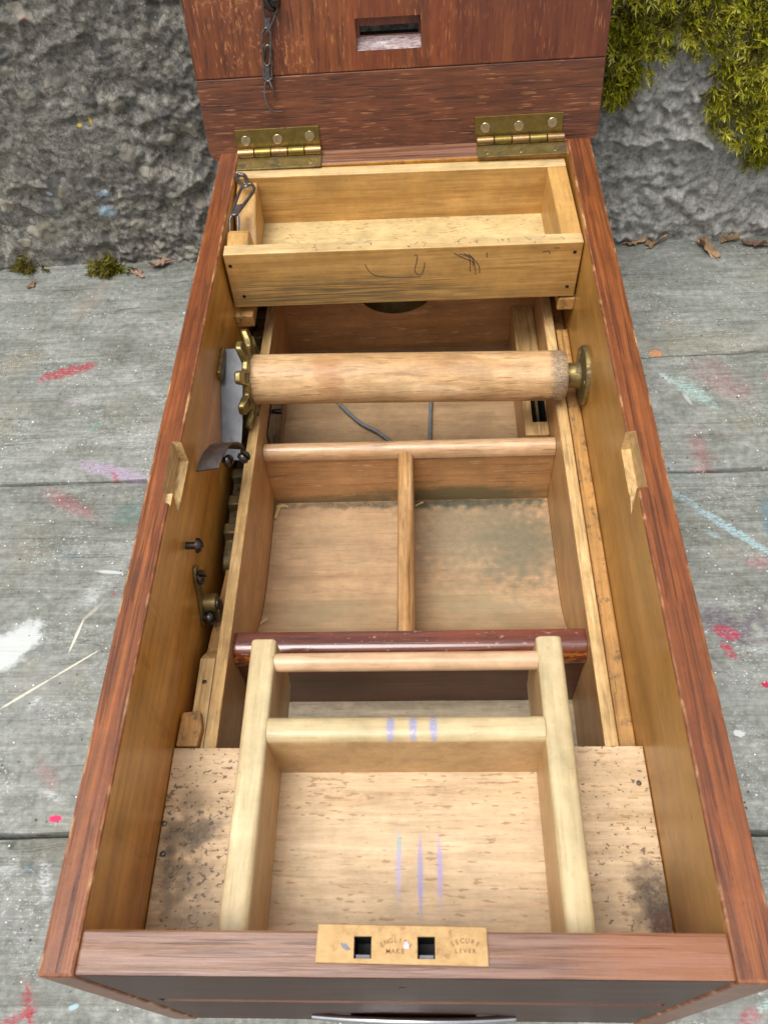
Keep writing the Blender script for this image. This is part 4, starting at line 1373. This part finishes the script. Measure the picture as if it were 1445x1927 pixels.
# ------------------------------------------------------------------ loose tray lying across the rear of the till
tray = empty('wooden_tray', (-.0013, .3895, .1352), (R(0.3), R(1.0), R(1.35)))
tag(tray, 'shallow golden wooden tray with ink scribbles, set across the rear of the till', 'tray')
TW, TD, TH = .1095, .0885, .0415
o = MB().prism([(0, 0), (.0092, 0), (.0092, TH), (0, TH)], 'x', -TW, TW).build('front_board', [M['tray_x'], M['tray_rim']], tray, bevel=.0006)
face_mat(o, lambda n, c: n.z > .9, 1)
o = MB().box(-TW, TW, TD - .0092, TD, 0, TH).build('back_board', [M['tray_x'], M['tray_rim']], tray, bevel=.0006)
face_mat(o, lambda n, c: n.z > .9, 1)
MB().box(TW - .0125, TW, .0092, TD - .0092, 0, TH - .0004).build('end_board', M['tray_y'], tray, bevel=.0006)
MB().prism([(.0092, 0), (.0092, TH - .001), (.0200, TH + .0006), (.0245, TH - .0006), (.0285, TH - .012), (.034, TH - .0195), (.040, TH - .0200), (.052, TH - .010), (.066, TH - .0045), (TD - .0092, TH - .003), (TD - .0092, 0)],
           'x', -TW + .0010, -TW + .0145).build('end_board', M['tray_y'], tray, bevel=.0012)
MB().box(-TW + .0145, TW - .0125, .0092, TD - .0092, .0030, .0060).build('tray_floor', M['tray_floor'], tray)
for x, z in ((-.1065, .0330), (-.1020, .0090), (.1040, .0080), (.1050, .0345)):
    slot_screw('nail', (x, 0, z), (0, -1, 0), .0012, M['black_steel'], tray, 0, .0002, .0002)
# ink scribbles
sx = lambda px: (px - 755.5) / 677 * .219
sz = lambda py, px: TH - (py - (482 - (px - 417) * .021)) / 112 * TH
INK = [[(683, 505), (692, 521), (705, 529), (740, 533), (790, 532)], [(777, 488), (783, 489), (781, 505), (778, 518), (783, 527), (791, 527), (796, 514), (797, 503)],
       [(852, 485), (870, 495), (888, 503), (890, 512)], [(862, 487), (882, 495), (884, 520), (886, 522)], [(870, 486), (886, 495), (893, 512), (896, 530)], [(880, 487), (900, 510), (903, 526)],
       [(914, 485), (915, 494)], [(1018, 486), (1030, 484), (1034, 490)], [(1040, 478), (1050, 478)]]
for st in INK:
    pts = smooth_path([(sx(a), -.00008, sz(b, a)) for a, b in st], 4)
    MB().tube(pts, .00022, 5).build('ink_line', M['ink'], tray)
for i in range(26):
    x = random.uniform(-.04, .098) if i > 4 else random.uniform(-.06, 0)
    y = random.uniform(.0018, .0075)
    n = random.randint(2, 4)
    p = [(x, y, TH + .00006)]
    for _ in range(n):
        p.append((p[-1][0] + random.uniform(-.0012, .0022), min(.0085, max(.001, p[-1][1] + random.uniform(-.0022, .0022))), TH + .00006))
    MB().tube(p, .00011, 4).build('ink_line', M['ink'], tray)

# ------------------------------------------------------------------ moss and dead leaves
def wall_y(x, z):
    i = int(np.clip((x - WX0) / (WX1 - WX0) * (nxw - 1), 0, nxw - 1))
    j = int(np.clip((z - WZ0) / (WZ1 - WZ0) * (nzw - 1), 0, nzw - 1))
    return float(WY[j, i])


g = G('moss')
a_ = g.n('ShaderNodeAttribute')
a_.attribute_name = 'tone'
mcol = g.ramp(a_.outputs['Fac'], [(0, (.09, .07, .02)), (.18, (.22, .17, .04)), (.4, (.26, .28, .014)), (.62, (.58, .56, .03)), (.82, (.80, .75, .08)), (1, (.92, .88, .28))])
mm = g.out(mcol, .55, 0, None, .3)
g.b.inputs['Subsurface Weight'].default_value = 0.0
tr = g.n('ShaderNodeBsdfTranslucent')
g.put(tr.inputs['Color'], mcol)
mx = g.n('ShaderNodeMixShader')
mx.inputs[0].default_value = .5
g.nt.links.new(g.b.outputs[0], mx.inputs[1])
g.nt.links.new(tr.outputs[0], mx.inputs[2])
g.nt.links.new(mx.outputs[0], g.nt.nodes['Material Output'].inputs[0])


def moss(name, points, label, length=(.006, .013), leaves=(8, 13), tones=(.42, 1.05)):
    """points: list of (x, y, z, out-normal) for each shoot; each shoot is a little star of curved pointed leaves on a drooping stem"""
    vs_, fs_, tn = [], [], []

    def blade(base, tip, bend, w, tone):
        d = tip - base
        if d.length < 1e-6:
            return
        sdir = d.cross(bend)
        sdir = sdir.normalized() if sdir.length > 1e-7 else Vector((1, 0, 0))
        mid = base + d * .5 + bend
        o0 = len(vs_)
        vs_.extend([base - sdir * w * .6, base + sdir * w * .6, mid - sdir * w, mid + sdir * w, tip])
        fs_.extend([(o0, o0 + 1, o0 + 3, o0 + 2), (o0 + 2, o0 + 3, o0 + 4)])
        tn.extend([max(0, tone - .22), max(0, tone - .22), tone, tone, min(1, tone + .1)])

    for (p, nrm) in points:
        L = random.uniform(*length)
        p = Vector(p)
        d = (Vector(nrm) + Vector((random.uniform(-.7, .7), random.uniform(-.3, .3), random.uniform(-.9, .45)))).normalized()
        tip = p + d * L + Vector((0, 0, -.25 * L))
        tone = random.uniform(*tones) - .28 * (math.sin(p.x * 95 + 1.3) * math.sin(p.z * 120 + p.x * 40) > .25) * (len(points) > 500)
        dry = random.random() < .16
        nl = random.randint(*leaves)
        blade(p, tip, Vector((0, -.0004, .0008)), .00045, .25)
        for k in range(nl):
            t = .25 + .75 * k / nl
            b = p + (tip - p) * t
            a = random.uniform(0, 6.283)
            u = d.orthogonal().normalized()
            w = d.cross(u)
            rad = (u * math.cos(a) + w * math.sin(a))
            l = random.uniform(.0042, .0105) * (1.15 - .4 * t)
            e = b + rad * l * random.uniform(.5, .95) + d * l * random.uniform(.3, .85)
            blade(b, e, d * -.12 * l + rad * .10 * l, random.uniform(.00042, .00075), (random.uniform(.05, .3) if dry else tone + random.uniform(-.12, .14)))
    me_ = bpy.data.meshes.new(name)
    me_.from_pydata([tuple(v) for v in vs_], [], fs_)
    at_ = me_.attributes.new('tone', 'FLOAT', 'POINT')
    at_.data.foreach_set('value', np.clip(np.array(tn, dtype=np.float32), 0, 1))
    me_.materials.append(mm)
    me_.update()
    o_ = bpy.data.objects.new(name, me_)
    COL.objects.link(o_)
    tag(o_, label, 'moss', 'stuff')
    return o_


def inside(poly, x, z):
    c = False
    for i in range(len(poly)):
        (x1, z1), (x2, z2) = poly[i], poly[i - 1]
        if (z1 > z) != (z2 > z) and x < (x2 - x1) * (z - z1) / (z2 - z1) + x1:
            c = not c
    return c


POLY = [(.128, .330), (.128, .180), (.150, .1620), (.172, .1480), (.180, .158), (.186, .171), (.200, .1830), (.226, .1790), (.236, .171), (.229, .150), (.238, .130), (.246, .114), (.262, .106),
        (.285, .098), (.310, .088), (.345, .08), (.40, .075), (.47, .10), (.50, .20), (.46, .33)]
pts = []
while len(pts) < 5600:
    x, z = random.uniform(.12, .50), random.uniform(.05, .335)
    jx, jz = random.gauss(0, .0035), random.gauss(0, .0035)
    if not inside(POLY, x + jx, z + jz):
        continue
    thin = inside(POLY, x + .016, z + .0) and inside(POLY, x - .014, z) and inside(POLY, x, z - .014)
    if not thin and random.random() < .35:
        continue
    thick = .004 + .010 * random.random() * (1.0 if thin else .35)
    pts.append(((x, wall_y(x, z) - thick * random.random(), z), (0, -1, .1)))
moss('moss', pts, 'thick yellow-green moss draped over the wall right of the lid')
# sparse strands straggling down below the sheet
pts = []
for (x0, x1, z0, z1, n) in ((.150, .178, .150, .170, 70), (.160, .172, .138, .152, 40), (.285, .34, .075, .10, 90)):
    for _ in range(n):
        x, z = random.uniform(x0, x1), random.uniform(z0, z1)
        pts.append(((x, wall_y(x, z) - .002, z), (0, -.8, -.6)))
moss('moss_strands', pts, 'sparse moss strands straggling down below the green moss sheet', length=(.005, .011), tones=(.3, .8))
for (cx_, cy_, n, sp, lab, tn_) in ((-.283, .6075, 80, .015, 'olive moss tuft in the joint between wall and bench beside a dead leaf', (.04, .42)),
                                     (-.365, .612, 30, .007, 'small dark moss tuft at the wall foot, away from the dead leaves', (.04, .35))):
    pts = []
    for _ in range(n):
        x, y = cx_ + random.gauss(0, sp * .55), cy_ - abs(random.gauss(0, sp * .4)) * .6
        z = max(.0008, random.gauss(.002, .006))
        pts.append(((x, y, z), (0, -.7, .7)))
    moss('moss_tuft', pts, lab, length=(.004, .010), tones=tn_)


def leaf(loc, rot, size, curl, cols, label, seed, ratio=.55, parent=None):
    """curled dry leaf with a midrib fold and ragged edge"""
    r_ = random.Random(seed)
    nu, nv = 40, 6
    lob = r_.choice((2, 3, 3))
    ph1, ph2 = r_.uniform(0, 6), r_.uniform(0, 6)
    vs_, fs_ = [(0, 0, 0)], []
    for j in range(1, nv + 1):
        for i in range(nu):
            th = 2 * math.pi * i / nu
            # lobed, torn outline, drawn out to a tip at one end
            rr = .62 + .22 * math.cos(lob * th + ph1) + .10 * math.sin(5 * th + ph2) + .06 * math.sin(11 * th + ph1 * 2) + .45 * max(0, math.cos(th)) ** 5
            rr *= size * .5 * j / nv
            x, y = rr * math.cos(th), rr * math.sin(th) * (ratio + .25)
            k = j / nv
            z = curl * abs(y) ** 1.15 * 1.3 + .12 * size * curl * k * k * math.sin(2 * th + ph2) + .05 * size * k * math.sin(7 * th + ph1) + .22 * curl * x * x / size
            vs_.append((x, y * (1 - .3 * curl), z))
    for i in range(nu):
        fs_.append((0, 1 + i, 1 + (i + 1) % nu))
    for j in range(nv - 1):
        for i in range(nu):
            a0, a1 = 1 + j * nu + i, 1 + j * nu + (i + 1) % nu
            fs_.append((a0, a0 + nu, a1 + nu, a1))
    zmin = min(v[2] for v in vs_)
    me_ = bpy.data.meshes.new('dead_leaf')
    me_.from_pydata([(x, y, z - zmin) for x, y, z in vs_], [], fs_)
    me_.polygons.foreach_set('use_smooth', [True] * len(fs_))
    gg = G('dry_leaf')
    n_ = gg.noise(gg.obj, 150, 4, .6)
    c_ = gg.ramp(n_, [(.3, cols[0]), (.7, cols[1])])
    x__, y__, z__ = gg.sep(gg.obj)
    rib = gg.rng(gg.math('ABSOLUTE', y__), .0003, .0007, 1, 0)
    c_ = gg.mix(gg.math('MULTIPLY', rib, .6), c_, tuple(c * 1.6 for c in cols[1]))
    me_.materials.append(gg.out(c_, .6, 0, gg.bump(gg.noise(gg.obj, 600, 3), .4, .0006), .3))
    o_ = bpy.data.objects.new('dead_leaf', me_)
    COL.objects.link(o_)
    sd = o_.modifiers.new('solid', 'SOLIDIFY')
    sd.thickness = .0003
    o_.location = loc
    o_.rotation_euler = rot
    tag(o_, label, 'leaf')
    st_ = MB().tube([(size * .30, 0, .0006 - zmin), (size * .52, .0008, .0012 - zmin), (size * .70, .001, .0008 - zmin)], .0004, 6).build('stalk', me_.materials[0], o_)
    return o_


TAN, BRN, PNK = ((.20, .115, .055), (.36, .235, .135)), ((.13, .065, .035), (.27, .15, .085)), ((.22, .13, .09), (.38, .25, .18))
leaf((-.2375, .605, .0022), (R(-25), R(0), R(14)), .026, .9, PNK, 'long curled pinkish dead leaf at the wall foot by the olive moss', 3, .42)
leaf((-.2555, .5985, .0006), (R(-10), R(8), R(-40)), .015, .5, PNK, 'small pale leaf fragment on the bench between moss tuft and curled leaf', 5, .75)
leaf((-.3545, .585, .0004), (0, 0, R(60)), .012, .5, BRN, 'tiny brown leaf crumb on the bench below the dark moss tuft', 9, .5)
leaf((.2660, .606, .0015), (R(-20), R(10), R(-62)), .030, .8, TAN, 'tan curled leaf hanging over the bench with its tip pointing down', 11, .5)
leaf((.2905, .612, .0020), (R(-55), R(5), R(10)), .020, .8, TAN, 'square tan leaf scrap propped against the wall foot', 13, .9)
leaf((.3130, .607, .0015), (R(-30), R(-5), R(-15)), .030, .7, BRN, 'reddish brown crumpled leaf lying along the wall foot', 17, .6)
leaf((.3330, .600, .0015), (R(-15), R(5), R(-35)), .022, .7, BRN, 'dark brown leaf at the outer end of the leaf row', 19, .6)
leaf((.2040, .615, .0010), (R(-10), R(0), R(8)), .022, .5, TAN, 'thin straw-coloured leaf sliver at the wall foot beside the till', 23, .22)
leaf((.2240, .613, .0012), (R(-10), R(-12), R(28)), .024, .5, TAN, 'thin straw leaf slivers crossing near the tan curled leaf', 29, .22)
